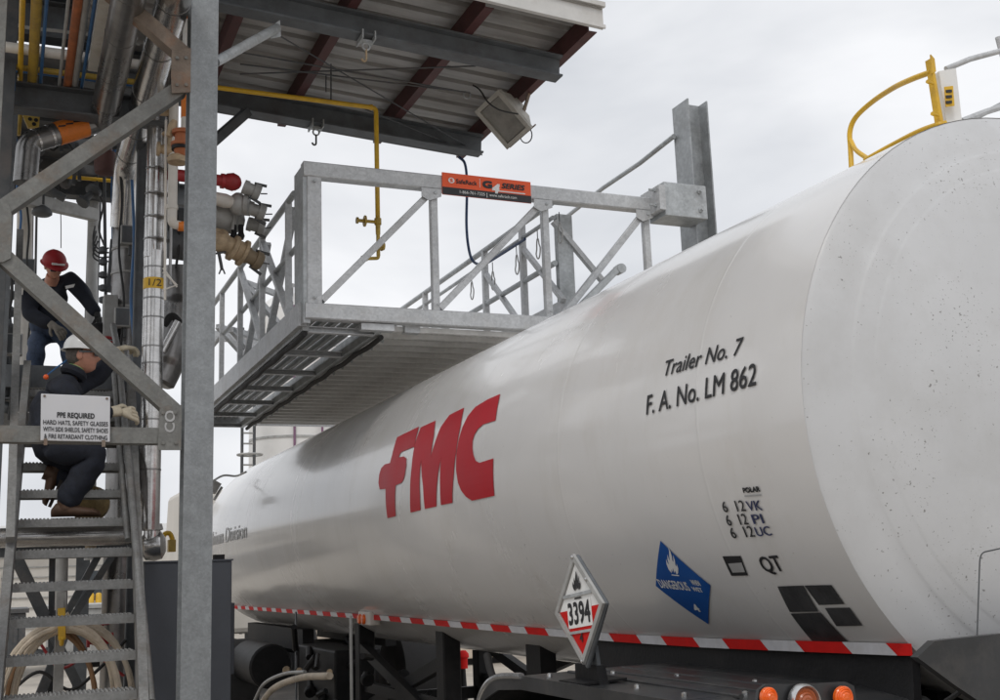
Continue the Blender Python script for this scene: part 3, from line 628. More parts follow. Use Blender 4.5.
# right inner rail with hanging snap hooks
ZI = EYE+3.0
part('right_rail', galv, cage, lambda b: b.tube([(XR, CY+.3, ZI), (XR, 12.6, ZI)], .026, 10), True)
part('right_rail', galv, cage, lambda b: b.tube([(XR, CY+.3, ZI-.13), (XR, 12.6, ZI-.13)], .018, 10), True)
part('right_rail', galv, cage, lambda b: b.tube([(XR, CY+.3, ZI-.52), (XR, 12.6, ZI-.52)], .024, 10), True)
part('right_chord', galvl, cage, lambda b: b.bar((XR, CY+.2, ZB0+.25), (XR, 12.6, ZB0+.25), .05, .1))
for y in [at(px_, 270, X=XR).y for px_ in (523.5, 485)]+[11.4, 12.5]:
    part('right_post', galvl, cage, lambda b: b.bar((XR, y, ZB0+.2), (XR, y, ZI), .05, .05, (0,1,0)))
    part('right_brace', galvl, cage, lambda b: b.bar((XR, y, ZB0+.95), (XR, y-.75, ZB0+.3), .035, .045, (1,0,0)))
part('wide_post', galv, cage, lambda b: b.chan((fx(575)+.07, CY+.3, ZB0), (fx(575)+.07, CY+.3, ZT0), .06, .14, .008, (1,0,0)))
part('right_brace', galvl, cage, lambda b: b.bar((XR, 8.2, ZB0+1.0), (4.5, 8.2, ZB0+.5), .04, .05, (0,1,0)))
part('hinge_arm', galv, cage, lambda b: (b.bar((4.02, CY-.02, ZB1+.02), (4.47, CY-.02, ZB1+.44), .05, .07, (0,1,0), .006), b.tube([(4.47, CY-.06, ZB1+.42), (4.47, CY+.03, ZB1+.42)], .04, 12)))
# bracket box to the tall column
bx0 = 4.86
bkt = part('bracket_box', galv, cage, lambda b: b.box(bx0, 5.27, CY-.14, CY+.12, EYE+2.83, EYE+3.12), bevel=.006)
part('bracket_plate', galvl, cage, lambda b: b.box(bx0-.06, bx0-.002, CY-.16, CY+.14, EYE+2.87, EYE+3.08))
b = MB()
for x, z in ((5.2,3.06),(5.2,2.9)): b.lathe((x, CY-.14, EYE+z), (0,-1,0), [(0,.022),(.016,.022),(.017,.012),(.04,.012)], 6)
for z in (3.05, 2.92): b.lathe((bx0-.06, CY-.1, EYE+z), (-1,0,0), [(0,.02),(.015,.02),(.016,.01),(.06,.01)], 6)
b.build('bracket_bolt', galv, bkt)
tc_ = thing('steel_column', 'tall galvanized I-beam column behind the tank carrying the cage bracket', 'column', (5.36, 7.95, 0))
YN = 7.93
part('shaft', framem, tc_, lambda b: b.ibeam((5.36, YN+.12, 0), (5.36, YN+.12, EYE+3.97), .25, .205, .013, .012, (1,0,0)))
part('base_plate', galv, tc_, lambda b: b.box(5.16, 5.56, YN-.08, YN+.32, 0, .025))
rl = tag(part('lanyard_rail', galv, None, lambda b: b.tube([at(674,136,Y=YN+.2), at(640,163,Y=8.7), at(603,188,Y=9.6), at(560,222,Y=10.9)], .022, 8), True), 'thin round rail running back from the tall column above the cage beam', 'rail')
# snap hooks
hk = []
for i, (px, py) in enumerate([(472,290),(493,280),(517,264),(538,248),(560,232)]):
    d = ray(px, py); p = at(px, py, X=XR)
    if i == 0:
        h0 = thing('snap_hook', '', 'hook', (p.x, p.y, p.z), 'snap hooks hanging from the right cage rail')
        b = MB(); b.tube([p+V(0,0,.17), p+V(0,0,.09)], .004, 6); b.build('cord', cable, h0)
        b = MB(); lo = [p+V(0, .045*math.sin(t)*(1 if math.cos(t) < 0 else .55), -.005+.09*math.cos(t)) for t in [2*math.pi*j/16 for j in range(17)]]; b.tube(lo, .006, 6); b.build('ring', greyp, h0, True); h = h0
    else: h = copy_tree(h0, p-h0.location)
    h['label'] = ['snap hook leftmost and farthest on the right cage rail, just above the bottom beam', 'second snap hook from the left on the cage rail', 'middle snap hook of five, left of the cage post', 'fourth snap hook from the left on the cage rail', 'rightmost snap hook beside the wide cage post'][i]
# banner
sg = thing('banner_sign', 'orange and black maker banner with phone number on the cage top beam', 'sign', (fx(443), CY, ZT0))
B0 = at(442,172,Y=CY-.012); B1 = at(530.5,182,Y=CY-.012); B2 = at(530.5,203.5,Y=CY-.012); B3 = at(442.5,194,Y=CY-.012)
bu = B1-B0; bv = B3-B0
def bp(u, v, d=0): return B0+bu*u+bv*v+V(0,-d,0)
mb = MB(); mb.plate([bp(0,0), bp(1,0), bp(1,1), bp(0,1)], V(0,.01,0)); mb.build('sign_panel', orsign, sg)
mb = MB(); mb.plate([bp(0,.66,.001), bp(1,.66,.001), bp(1,1,.001), bp(0,1,.001)], V(0,-.001,0)); mb.build('black_band', blk, sg)
mb = MB(); flat_text(mb, 'SafeRack', bp(.15,.45,.003), bu*.235, -bv*.2, .01); flat_text(mb, 'G', bp(.445,.52,.003), bu*.11, -bv*.34, .03); flat_text(mb, 'SERIES', bp(.66,.45,.003), bu*.27, -bv*.25, .02, .2); mb.build('sign_print', blk, sg)
mb = MB(); flat_text(mb, '4', bp(.54,.72,.004), bu*.1, -bv*.45, .03, .25); mb.add([bp(.6,.57,.0041), bp(.93,.57,.0041), bp(.93,.62,.0041), bp(.6,.62,.0041)], [(0,1,2,3)])
mb.add([bp(.413,.12,.003), bp(.418,.12,.003), bp(.418,.52,.003), bp(.413,.52,.003)], [(0,1,2,3)])
mb.add([bp(.1,.34,.003)+bu*(.035*math.cos(t))+bv*(.13*math.sin(t)) for t in [j*math.pi/6 for j in range(12)]], [tuple(range(12))])
flat_text(mb, '1-866-761-7225', bp(.19,.88,.003), bu*.28, -bv*.13, .0); flat_text(mb, '|', bp(.49,.9,.003), bu*.006, -bv*.16, 0); flat_text(mb, 'www.saferack.com', bp(.52,.88,.003), bu*.31, -bv*.13, .0)
mb.build('sign_print', whitem, sg)
mb = MB(); flat_text(mb, 'S', bp(.082,.42,.005), bu*.034, -bv*.16, .02); mb.build('sign_mark', orsign, sg)

# ------------------------------------------------------------------ canopy roof
roof = thing('canopy_roof', 'sheet metal canopy roof on oxide red purlins and grey girders', 'roof', (2.2, 8, EYE+3.6))
SL = .062
def zr(x): return EYE+3.63+SL*(3.69-x)
def gird(y, x0, x1, dz=0, w=.13, h=.17, nm='girder'):
    return part(nm, darkg, roof, lambda b: b.ibeam((x0, y, zr(x0)+h/2+dz), (x1, y, zr(x1)+h/2+dz), w, h, .014, .01))
g1 = gird(7.25, .4, 3.69); g2 = gird(8.9, .4, 3.72)
part('eave_beam', dark, roof, lambda b: b.chan((.9, 9.40, zr(.9)+.25), (3.75, 9.40, zr(3.75)+.25), .06, .16, .01))
zp = .17
for x in (at(222,45,Z=EYE+3.95).x, at(328,38,Z=EYE+3.92).x, at(441,58,Z=EYE+3.87).x, 3.70):
    part('purlin', purl, roof, lambda b: b.chan((x, 6.78, zr(x)+zp+.077), (x, 9.46, zr(x)+zp+.077), .07, .15, .006))
def sheet(y0, y1, z0):
    b = MB(); x0, x1 = .35, 3.78; pr = []; y = y0
    while y < y1-.001:
        pr += [(y, 0), (y+.12, 0), (y+.135, .055), (y+.175, .055), (y+.19, 0)]; y += .205
    pr.append((y, 0)); a = []
    for yy, zz in pr: a += [V(x0, yy, zr(x0)+z0+zz), V(x1, yy, zr(x1)+z0+zz)]
    b.add(a, [(2*i, 2*i+1, 2*i+3, 2*i+2) for i in range(len(pr)-1)])
    return b.build('roof_sheet', roofm, roof)
sheet(6.70, 7.72, zp+.155); sheet(7.70, 8.55, zp+.162); sheet(8.54, 9.55, zp+.168)
part('fascia', fasc, roof, lambda b: (b.plate([(x, 6.735, z) for x, z in ((.35, zr(.35)+.18), (3.79, zr(3.79)+.18), (3.79, zr(3.79)+.37), (.35, zr(.35)+.37))], (0,-.02,0)),
     b.plate([(x, 6.715, z) for x, z in ((.35, zr(.35)+.34), (3.80, zr(3.80)+.34), (3.80, zr(3.80)+.375), (.35, zr(.35)+.375))], (0,-.03,0)),
     b.plate([(x, 6.715, z) for x, z in ((.35, zr(.35)+.18), (3.80, zr(3.80)+.18), (3.80, zr(3.80)+.205), (.35, zr(.35)+.205))], (0,-.016,0))))
part('roof_trim', fasc, roof, lambda b: b.bar((3.79, 6.74, zr(3.79)+.36), (3.79, 9.55, zr(3.79)+.36), .02, .05))
for a, b_ in (((240,74),(476,66)), ((240,64),(466,92)), ((275,33),(482,155)), ((355,105),(446,142)), ((228,50),(470,93))):
    za = EYE+3.72; part('tie_rod', dark, roof, lambda b: b.tube([at(*a, Z=za), at(*b_, Z=za-.02)], .006, 6))
part('girder_bracket', darkg, roof, lambda b: (b.box(1.2, 1.42, 8.95, 9.3, zr(1.3)-.05, zr(1.3)+.16),))
# trolleys and hooks below the girders
for k, (px, py, Y, lab) in enumerate(((366,36,7.25,'beam trolley with yellowed hook below the near canopy girder'), (316,120,8.9,'beam trolley with dark hook below the far canopy girder'))):
    p = at(px, py, Y=Y); z = zr(p.x)
    t = thing('beam_trolley', lab, 'hoist hook', (p.x, Y, z), 'beam trolleys under the canopy girders')
    part('clamp', galv, t, lambda b: (b.box(p.x-.05, p.x-.04, Y-.08, Y+.08, z-.035, z+.03), b.box(p.x+.04, p.x+.05, Y-.08, Y+.08, z-.035, z+.03), b.box(p.x-.039, p.x+.039, Y-.02, Y+.02, z-.035, z-.015)))
    b = MB(); b.tube([V(p.x+.026*math.cos(t_), Y, z-.06+.026*math.sin(t_)) for t_ in [j*math.pi/8 for j in range(17)]], .007, 8); b.build('eye', galv, t, True)
    b = MB(); b.tube([V(p.x, Y, z-.08), V(p.x, Y, z-.15)] + [V(p.x-.016+.016*math.cos(t_), Y, z-.155-.018*math.sin(t_)) for t_ in [j*math.pi/8 for j in range(1, 9)]], .008, 8); b.build('hook', tan if k == 0 else dark, t, True)
# floodlight
fp_ = at(505,118,Y=7.95)
fl_ = thing('floodlight', 'weathered rectangular floodlight hanging from the canopy corner', 'floodlight', fp_)
n_ = (V(-.62, -.5, -.6)).normalized(); ax = (at(525,143,Y=7.95)-at(492,104,Y=7.95)).normalized(); ax = (ax-n_*ax.dot(n_)).normalized(); bx_ = n_.cross(ax)
def fq(a, b_, c): return fp_+ax*a+bx_*b_+n_*c
def frus(mb, a0, b0, c0, a1, b1, c1):
    A = [fq(s*a0, t*b0, c0) for s, t in ((-1,-1),(1,-1),(1,1),(-1,1))]; B = [fq(s*a1, t*b1, c1) for s, t in ((-1,-1),(1,-1),(1,1),(-1,1))]
    mb.add(A+B, [(3,2,1,0),(4,5,6,7)]+[(i,(i+1)%4,4+(i+1)%4,4+i) for i in range(4)])
b = MB(); frus(b, .12, .08, -.2, .19, .135, .0); frus(b, .2, .145, .001, .2, .145, .03); b.build('housing', lamph, fl_, bevel=.01)
b = MB(); frus(b, .165, .11, .031, .16, .105, .036); b.build('glass', lampg, fl_)
b = MB()
for sx, sy, ha, hb_ in ((0,.128,.2,.017),(0,-.128,.2,.017),(.183,0,.017,.11),(-.183,0,.017,.11)):
    A = [fq(sx+i*ha, sy+j*hb_, .0305) for i, j in ((-1,-1),(1,-1),(1,1),(-1,1))]; b.plate(A, n_*.022)
b.build('glass_frame', lamph, fl_)
b = MB(); frus(b, .06, .055, -.29, .07, .07, -.201); b.build('ballast_box', lamph, fl_)
b = MB(); t0 = V(3.74, 7.9, zr(3.74)+.17); b.bar(t0, fq(.12,0,-.1), .03, .012); b.bar(fq(.2,-.15,-.03), fq(.2,.15,-.03), .012, .03, n_); b.build('bracket', rustb, fl_)
b = MB(); b.tube(smoothline([at(473,85,Y=8.1), at(480,90,Y=8.05), at(488,102,Y=7.8), at(500,110,Y=7.75), at(518,114,Y=7.75)]), .007, 6); b.tube([at(526+6*math.cos(t_), 135+8*math.sin(t_), Y=7.95) for t_ in [j*math.pi/8 for j in range(17)]], .005, 6); b.build('flex_cable', cable, fl_, True)
b = MB(); b.tube([at(467+3.5*math.cos(t_), 95+3.5*math.sin(t_), Y=8.0) for t_ in [j*math.pi/6 for j in range(13)]], .006, 6); b.build('clamp_ring', galv, fl_, True)
# yellow pipe
yp = thing('yellow_pipe', 'thin yellow pipe along the far girder dropping behind the cage top beam', 'pipe', at(375,105,Y=8.35))
b = MB(); A = at(190,84,Y=8.35); B = at(376,107,Y=8.35); B.z = A.z; D = at(376,219,Y=8.35); D.x = B.x; b.tube(fillet([A, B, D], .04), .019, 12); b.lathe(B+V(-.05,0,0), (1,0,0), [(0,.024),(.02,.024)], 12); b.build('pipe', yellow, yp, True)
b = MB(); q = at(376,222,Y=8.35); q.x = B.x
b.lathe(q+V(0,0,.03), (0,0,-1), [(0,.02),(.0,.028),(.05,.028),(.05,.02),(.13,.018)], 12); b.tube([q, q+V(-.14,0,0)], .014, 8); b.lathe(q+V(-.1,0,0), (-1,0,0), [(0,.02),(.0,.045),(.012,.045),(.012,.014),(.06,.014),(.06,.026),(.075,.026)], 12); b.build('tee', yold, yp, True)
b = MB(); q2 = at(376,247,Y=8.35); q2.x = B.x
b.tube([q2+V(0,0,.12), q2+V(0,0,-.07)], .016, 8); b.ball(q2, .04, .04, .03); b.lathe(q2+V(.0,0,.01), (1,0,0), [(0,.02),(.03,.04),(.05,.03)], 10); b.tube(fillet([q2+V(0,0,-.05), q2+V(0,0,-.09), q2+V(-.1,0,-.1)], .03), .014, 8); b.lathe(q2+V(-.09,0,-.1), (-1,0,0), [(0,.02),(.03,.026),(.05,.02)], 10); b.build('valve', yold, yp, True)
part('hanger', dark, yp, lambda b: (b.tube([at(331,101,Y=8.35), at(331,64,Y=8.35)], .006, 6), b.tube([at(326,92,Y=8.4), at(326,75,Y=8.4)], .005, 6)))
bc = tag(MB().tube(smoothline([at(459,157,Y=9.35), at(465,164,Y=9.3), at(467,185,Y=9.25), at(466.5,225,Y=9.2), at(469,250,Y=9.15), at(474,262,Y=9.1), at(484,264,X=XR-.03), at(500,255,X=XR-.03), at(525,239,X=XR-.03)]), .013, 8).build('cable', bcable, None, True), 'dark blue cable hanging from the canopy eave behind the orange banner', 'cable')

# ------------------------------------------------------------------ steel frame in front of the stair
FY = 6.6
fr = thing('braced_tower', 'grey braced steel frame with a tall column in front of the stair', 'steelwork', (1.0, FY, 0))
X0, X1 = at(180,700,Y=FY).x, at(210.5,700,Y=FY).x; XC = (X0+X1)/2
part('column', colm, fr, lambda b: b.ibeam((XC, FY+.085, -.0), (XC, FY+.085, 6.6), X1-X0, .17, .013, .012, (0,1,0)))
XLC = at(0,235,Y=FY).x-.02
part('column', bracem, fr, lambda b: b.ibeam((XLC-.085, FY+.1, 0), (XLC-.085, FY+.1, 6.6), .165, .17, .013, .012, (0,1,0)))
def ang(name, a, b_, w, matl, dy=0.):
    p, q = at(*a, Y=FY+dy), at(*b_, Y=FY+dy)
    def f(b):
        b.bar(p, q, .009, w, (q-p).cross(V(0,1,0))); d = (q-p).normalized(); s = d.cross(V(0,1,0)); s = s if s.z < 0 else -s
        o = s*(w/2-.0045)+V(0,.05,0); b.bar(p+o, q+o, .088, .009, s)
    return part(name, matl, fr, f)
ang('brace', (-4,212), (182,86), .088, bracem, .02)
ang('brace', (4,256), (176,412), .088, bracem, .02)
ang('brace', (108,-14), (186,54), .085, rustb, .02)
hb = ang('tie_beam', (-6,433.5), (176,436), .088, bracem, .012)
def gus(pix, matl, dy=.008): return part('gusset_plate', matl, fr, lambda b: b.plate([at(*p, Y=FY+dy) for p in pix], (0,.012,0)))
g_ = gus([(159,428),(160,408),(168,405),(182,405),(181,450),(158,450),(158,443)], bracem, -.004)
gus([(172,50),(191,48),(190.5,92),(172,93),(171,75)], rustb, -.004)
gus([(-5,205),(8,203),(12,215),(11,258),(3,262),(-6,262)], bracem, .0)
b = MB(); o = at(170.5,431,Y=FY-.006)
flat_text(b, 'CO', o+V(.02,0,-.005), V(0,0,.12), V(-.05,0,0), -.01); b.build('chalk_mark', gryp, g_)
b = MB()
for px, py in ((163,413),(175,413),(163,443),(176,443),(177,58),(186,58),(177,85),(186,85)): b.lathe(at(px,py,Y=FY-.004), (0,-1,0), [(0,.011),(.008,.011),(.009,.005)], 6)
b.build('bolt', bracem, fr)
# roof braces from the column
part('roof_brace', galv, fr, lambda b: b.tube([V(X1+.0, FY+.1, at(222,63,Y=FY+.1).z), at(277,28,Y=7.2)], .032, 10), True)
part('brace_lug', galv, fr, lambda b: b.plate([at(268,28,Y=7.19), at(280,20,Y=7.19), at(281,36,Y=7.19), at(271,38,Y=7.19)], (0,.012,0)))
part('roof_brace', darkg, fr, lambda b: b.bar(at(206,148,Y=8.6), at(247,112,Y=8.85), .07, .07))
# PPE sign on the tie beam
ps_ = thing('safety_sign', 'white PPE REQUIRED notice fixed on the horizontal tie beam', 'sign', at(75,441,Y=FY-.03))
Q = [at(41,393.5,Y=FY-.02), at(110.3,396.5,Y=FY-.02), at(110,442,Y=FY-.02), at(40.5,440.5,Y=FY-.02)]
b = MB(); b.plate(Q, (0,.012,0)); b.build('sign_panel', sheetw, ps_, bevel=.004)
su = Q[1]-Q[0]; sv = Q[3]-Q[0]
def sp(u, v): return Q[0]+su*u+sv*v+V(0,-.0025,0)
b = MB()
for tx, u0, u1, v in (('PPE REQUIRED', .23, .77, .50), ('HARD HATS, SAFETY GLASSES', .035, .965, .655), ('WITH SIDE SHIELDS, SAFETY SHOES', .035, .965, .80), ('& FIRE RETARDANT CLOTHING', .05, .955, .95)):
    flat_text(b, tx, sp(u0, v), su*(u1-u0), -sv*(.115 if v < .6 else .095), .018 if v < .6 else .008)
b.build('sign_print', blk, ps_)
b = MB()
for u, v in ((.05,.05),(.95,.05)): b.lathe(sp(u, v), (0,-1,0), [(0,.007),(.004,.006)], 8)
for u in (.07, .9): b.bar(sp(u,.96)+V(0,-.003,0), sp(u,1.1)+V(0,-.003,0), .018, .012, (0,1,0))
b.build('fixing', rustb, ps_)

# ------------------------------------------------------------------ stair
st = thing('steel_stair', 'steep grey industrial stair with perforated treads climbing to the landing', 'stair', (.4, 6.2, 0))
RISE, RUN = .2011, .2125
def sxl(y): return .012+.045*(y-6.85)
def sxr(y): return .70+.045*(y-6.85)
def stz(y): return 1.055+RISE*(y-6.9)/RUN
first = None
for j in range(-4, 11):
    y = 6.9+RUN*j; z = 1.055+RISE*j; cx = (sxl(y)+sxr(y))/2; hw = (sxr(y)-sxl(y))/2
    if first is None:
        b = MB(); b.box(cx-hw, cx+hw, y-.0, y+.006, z-.05, z); b.box(cx-hw, cx+hw, y+.006, y+.20, z-.008, z); b.box(cx-hw, cx+hw, y+.194, y+.2, z-.05, z-.008)
        for i in range(30):
            for q in (.02, .07, .12, .17):
                xx = cx-hw+.02+i*(2*hw-.04)/29; b.lathe((xx, y+q, z-.002), (0,0,1), [(0,.009),(.01,.006)], 6)
        first = b.build('tread', stairm, st); fo = V(cx, y, z)
    else:
        o = first.copy(); C.objects.link(o); o.location = V(cx, y, z)-fo
ya, yb = 5.85, 9.2
for s_, fx_, fl in ((-1, sxl, -1), (1, sxr, 1)):
    a = V(fx_(ya)+.002*s_, ya, stz(ya)-.0); b_ = V(fx_(yb)+.002*s_, yb, stz(yb))
    part('stringer', stairm, st, lambda b: b.chan(a, b_, .05, .2, .008, (0,0,1), fl))
def rl_(x0, x1, y0, y1, z0, z1): return [V(x0, y0, z0), V(x1, y1, z1)]
part('handrail', stairm, st, lambda b: b.tube([at(151,702,Y=6.75), at(131,490,Y=8.0), at(118,352,Y=9.1), at(113,325,Y=9.3)], .024, 10), True)
part('handrail', stairm, st, lambda b: b.tube([at(128,540,Y=7.8), at(119,440,Y=8.4), at(112,345,Y=9.15)], .02, 10), True)
part('handrail', stairm, st, lambda b: b.bar(at(10,540,Y=7.6), at(20,232,Y=9.3), .05, .06, (0,1,0)))
LZ = 1.055+RISE*11
ld = thing('stair_landing', 'grey steel landing at the stair head under the standing worker', 'platform', (.5, 9.3, LZ))
part('edge_channel', darkg, ld, lambda b: b.chan((-1.2, 9.26, LZ-.06), (1.0, 9.26, LZ-.06), .06, .17, .01, (0,0,1), -1))
for i in range(6):
    y = 9.28+i*.36; part('grating_panel', dark, ld, lambda b: [b.box(-1.2, 1.0, y+k*.06, y+k*.06+.008, LZ-.03, LZ) for k in range(6)])
part('landing_beam', darkg, ld, lambda b: (b.ibeam((-1.2, 11.4, LZ-.15), (1.0, 11.4, LZ-.15), .12, .2), b.ibeam((-.02, 9.3, LZ-.15), (-.02, 11.4, LZ-.15), .1, .16), b.ibeam((.9, 9.3, LZ-.15), (.9, 11.4, LZ-.15), .1, .16)))
for px, lab in ((46, 0), (72, 1)):
    p0 = at(px, 300, Y=11.4)
part('landing_post', darkg, ld, lambda b: [b.ibeam((x, 11.45, 0), (x, 11.45, LZ-.26), .12, .12, .01, .01, (0,1,0)) for x in (-.3, 1.1)])

# ------------------------------------------------------------------ pipe rack behind
rk = thing('pipe_rack', 'dark steel pipe rack frame with overhead beams and deck above the stair', 'pipe rack', (.4, 8.4, 0))
RB = 8.3; zb = at(12,85,Y=RB).z
part('beam', darkg, rk, lambda b: b.ibeam((-.9, RB, zb-.09), (.95, RB, zb-.09), .15, .19, .012, .012))
part('beam', dark, rk, lambda b: b.ibeam((-.9, 11.5, EYE+3.87), (1.55, 11.5, EYE+3.87), .15, .22, .012, .012))
part('beam', darkg, rk, lambda b: b.ibeam((-.9, 8.9, EYE+4.3), (1.0, 8.9, EYE+4.3), .15, .3, .012, .012))
part('column', darkg, rk, lambda b: b.ibeam((at(141,300,Y=8.9).x, 8.95, 0), (at(141,300,Y=8.9).x, 8.95, 6.4), .07, .1, .01, .01, (1,0,0)))
part('column', dark, rk, lambda b: b.ibeam((at(4,150,Y=8.1).x, 8.1, 0), (at(4,150,Y=8.1).x, 8.1, 6.4), .1, .16, .012, .01, (0,1,0)))
part('column', darkg, rk, lambda b: b.ibeam((at(93,260,Y=12).x, 12, 0), (at(93,260,Y=12).x, 12, EYE+4), .12, .12, .012, .01, (0,1,0)))
part('column', darkg, rk, lambda b: b.ibeam((at(8,330,Y=9.0).x-.04, 9.0, 0), (at(8,330,Y=9.0).x-.04, 9.0, EYE+3.6), .08, .1, .012, .01, (0,1,0)))
for i in range(5):
    y = 8.75+i*.62; part('deck_panel', dark, rk, lambda b: (b.box(-1.0, .40 if i in (1, 2) else .5, y, y+.54, EYE+4.02, EYE+4.03), b.box(.62 if i in (2, 3) else .501, 1.02, y, y+.54, EYE+4.02, EYE+4.03), b.bar((-1.0, y+.57, EYE+3.96), (1.02, y+.57, EYE+3.96), .05, .13)))
for i in range(4):
    y = 6.1+i*.8; part('deck_panel', dark, rk, lambda b: (b.box(-1.0, .92, y, y+.77, EYE+4.62, EYE+4.63), b.bar((-1.0, y+.785, EYE+4.55), (.92, y+.785, EYE+4.55), .02, .14)))
part('under_brace', dark, rk, lambda b: (b.bar(at(14,553,Y=9.6), at(44,616,Y=9.6), .09, .09, (0,1,0)), b.bar(at(114,553,Y=9.6), at(70,622,Y=9.6), .05, .09, (0,1,0)), b.bar(at(98,556,Y=9.65), at(62,622,Y=9.65), .05, .09, (0,1,0)), b.bar(at(54,556,Y=9.7), at(52,720,Y=9.7), .07, .07, (0,1,0)), b.bar(at(116,556,Y=9.8), at(118,720,Y=9.8), .13, .1, (0,1,0)), b.bar(at(44,616,Y=9.6), at(80,690,Y=9.6), .07, .09, (0,1,0)), b.bar(at(72,616,Y=9.6), at(30,720,Y=9.6), .07, .09, (0,1,0))))
part('under_beam', dark, rk, lambda b: b.ibeam((-.6, 9.6, at(60,548,Y=9.6).z), (1.05, 9.6, at(60,548,Y=9.6).z), .1, .12))
part('under_post', greyp, rk, lambda b: b.tube([at(62,556,Y=9.2), at(61,610,Y=9.2)], .045, 12), True)

def ypipe(px, py, px2, z, r, matl, nm, lab, y1=8.6, cat='pipe', grp='pipes running overhead on the pipe rack', y0=5.6, n=12):
    """overhead pipe along Y that passes px,py at height z above the eye"""
    p = at(px, py, Z=EYE+z); b = MB(); b.tube([V(p.x, y0, p.z), V(p.x, y1, p.z)], r, n)
    o = b.build(nm, matl, None, True); return tag(o, lab, cat, grp)
zo = zb-EYE
ypipe(21, 50, 0, zo+.03, .018, yellow, 'overhead_pipe', 'thin bright yellow overhead pipe nearest the left edge', 8.4)
ypipe(34, 50, 0, zo+.04, .034, yold, 'overhead_pipe', 'thicker dull yellow overhead pipe second from the left', 8.4)
ypipe(43, 50, 0, zo+.02, .012, bluep, 'overhead_pipe', 'thin blue overhead pipe right of the dull yellow pipe', 8.4)
ypipe(63, 50, 0, zo+.02, .011, greyp, 'overhead_pipe', 'very thin grey overhead pipe left of the rusty orange pipe', 8.4)
ypipe(72, 50, 0, zo+.04, .030, orust, 'overhead_pipe', 'rusty orange overhead pipe in the middle of the rack', 8.4)
ypipe(79.5, 50, 0, zo+.04, .024, greyp, 'overhead_pipe', 'grey overhead pipe touching the right of the rusty orange pipe', 8.4)
ypipe(89, 40, 0, zo+.03, .012, bluep, 'overhead_pipe', 'thin blue overhead pipe left of the pale grey square tube', 8.4)
o = MB().bar((at(98,40,Z=EYE+3.55).x, 5.6, EYE+3.55), (at(98,40,Z=EYE+3.55).x, 7.95, EYE+3.55), .075, .05, (0,0,1), .006).build('overhead_tube', whitep); tag(o, 'pale grey square overhead tube ending above the dark beam', 'tube', 'pipes running overhead on the pipe rack')
# the two big clad pipes
p1 = thing('clad_pipe', 'large aluminium clad overhead pipe with an orange label on its lower bend', 'pipe', (0.5, 8, EYE+3.4))
A = at(128,2,Z=EYE+3.4); E1 = V(A.x, at(104,120,Z=EYE+3.4).y, A.z); E2 = at(24,142,Y=E1.y-.1); E3 = at(33,184,Y=E1.y-.1); E3.x = E2.x+.02
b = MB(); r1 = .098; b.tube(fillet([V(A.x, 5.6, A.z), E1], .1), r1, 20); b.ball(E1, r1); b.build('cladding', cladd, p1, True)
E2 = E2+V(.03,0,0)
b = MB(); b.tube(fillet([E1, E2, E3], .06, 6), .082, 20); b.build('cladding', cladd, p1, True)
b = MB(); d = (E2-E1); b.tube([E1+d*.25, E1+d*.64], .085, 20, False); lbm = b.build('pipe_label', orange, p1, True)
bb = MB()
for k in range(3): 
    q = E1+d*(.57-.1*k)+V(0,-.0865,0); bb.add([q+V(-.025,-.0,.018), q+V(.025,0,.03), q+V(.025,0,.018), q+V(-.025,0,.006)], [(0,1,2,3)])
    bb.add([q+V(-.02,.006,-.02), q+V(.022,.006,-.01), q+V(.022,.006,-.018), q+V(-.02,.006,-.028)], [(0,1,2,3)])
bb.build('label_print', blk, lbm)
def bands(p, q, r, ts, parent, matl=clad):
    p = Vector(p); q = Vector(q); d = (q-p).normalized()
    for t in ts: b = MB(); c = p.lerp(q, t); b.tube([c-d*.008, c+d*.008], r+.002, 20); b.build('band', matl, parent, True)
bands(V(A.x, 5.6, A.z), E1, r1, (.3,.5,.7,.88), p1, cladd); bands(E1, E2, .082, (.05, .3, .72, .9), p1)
p2 = thing('clad_pipe', 'large bright aluminium clad overhead pipe nearest the tall grey column', 'pipe', (0.7, 8, EYE+3.45))
A2 = at(172,5,Z=EYE+3.45); F1 = V(A2.x, at(127,165,Z=EYE+3.45).y, A2.z)
b = MB(); b.tube(fillet([V(A2.x, 5.6, A2.z), F1, F1+V(.0,.15,-.5)], .2), r1*1.05, 20); b.build('cladding', clad, p2, True)
bands(V(A2.x, 5.6, A2.z), F1, r1*1.05, (.25,.42,.6,.78,.92), p2, cladd)
# pipes along X
def xpipe(a, b_, Y, r, matl, lab, nm='cross_pipe'):
    p = at(*a, Y=Y); q = at(*b_, Y=Y); q.z = p.z = (p.z+q.z)/2
    return tag(MB().tube([p, q], r, 12).build(nm, matl, None, True), lab, 'pipe', 'pipes crossing the rack from left to right')
xpipe((-20,42), (140,66), 7.88, .036, whitep, 'white pipe crossing level behind the overhead pipes')
xpipe((8,66), (150,84), 8.22, .022, yold, 'dull yellow pipe crossing just under the white cross pipe')
xpipe((8,70), (150,87), 8.45, .012, bluep, 'thin pale blue pipe crossing lowest under the white cross pipe')
xpipe((-20,171), (130,180), 10.6, .018, yellow, 'yellow pipe crossing below the orange pipe label')
tag(MB().tube(fillet([at(-8,59,Y=8.1), at(14,60,Y=8.1), at(13,90,Y=8.1)], .04), .016, 10).build('bent_pipe', bluep, None, True), 'blue pipe bent down at the left edge above the dark beam', 'pipe')
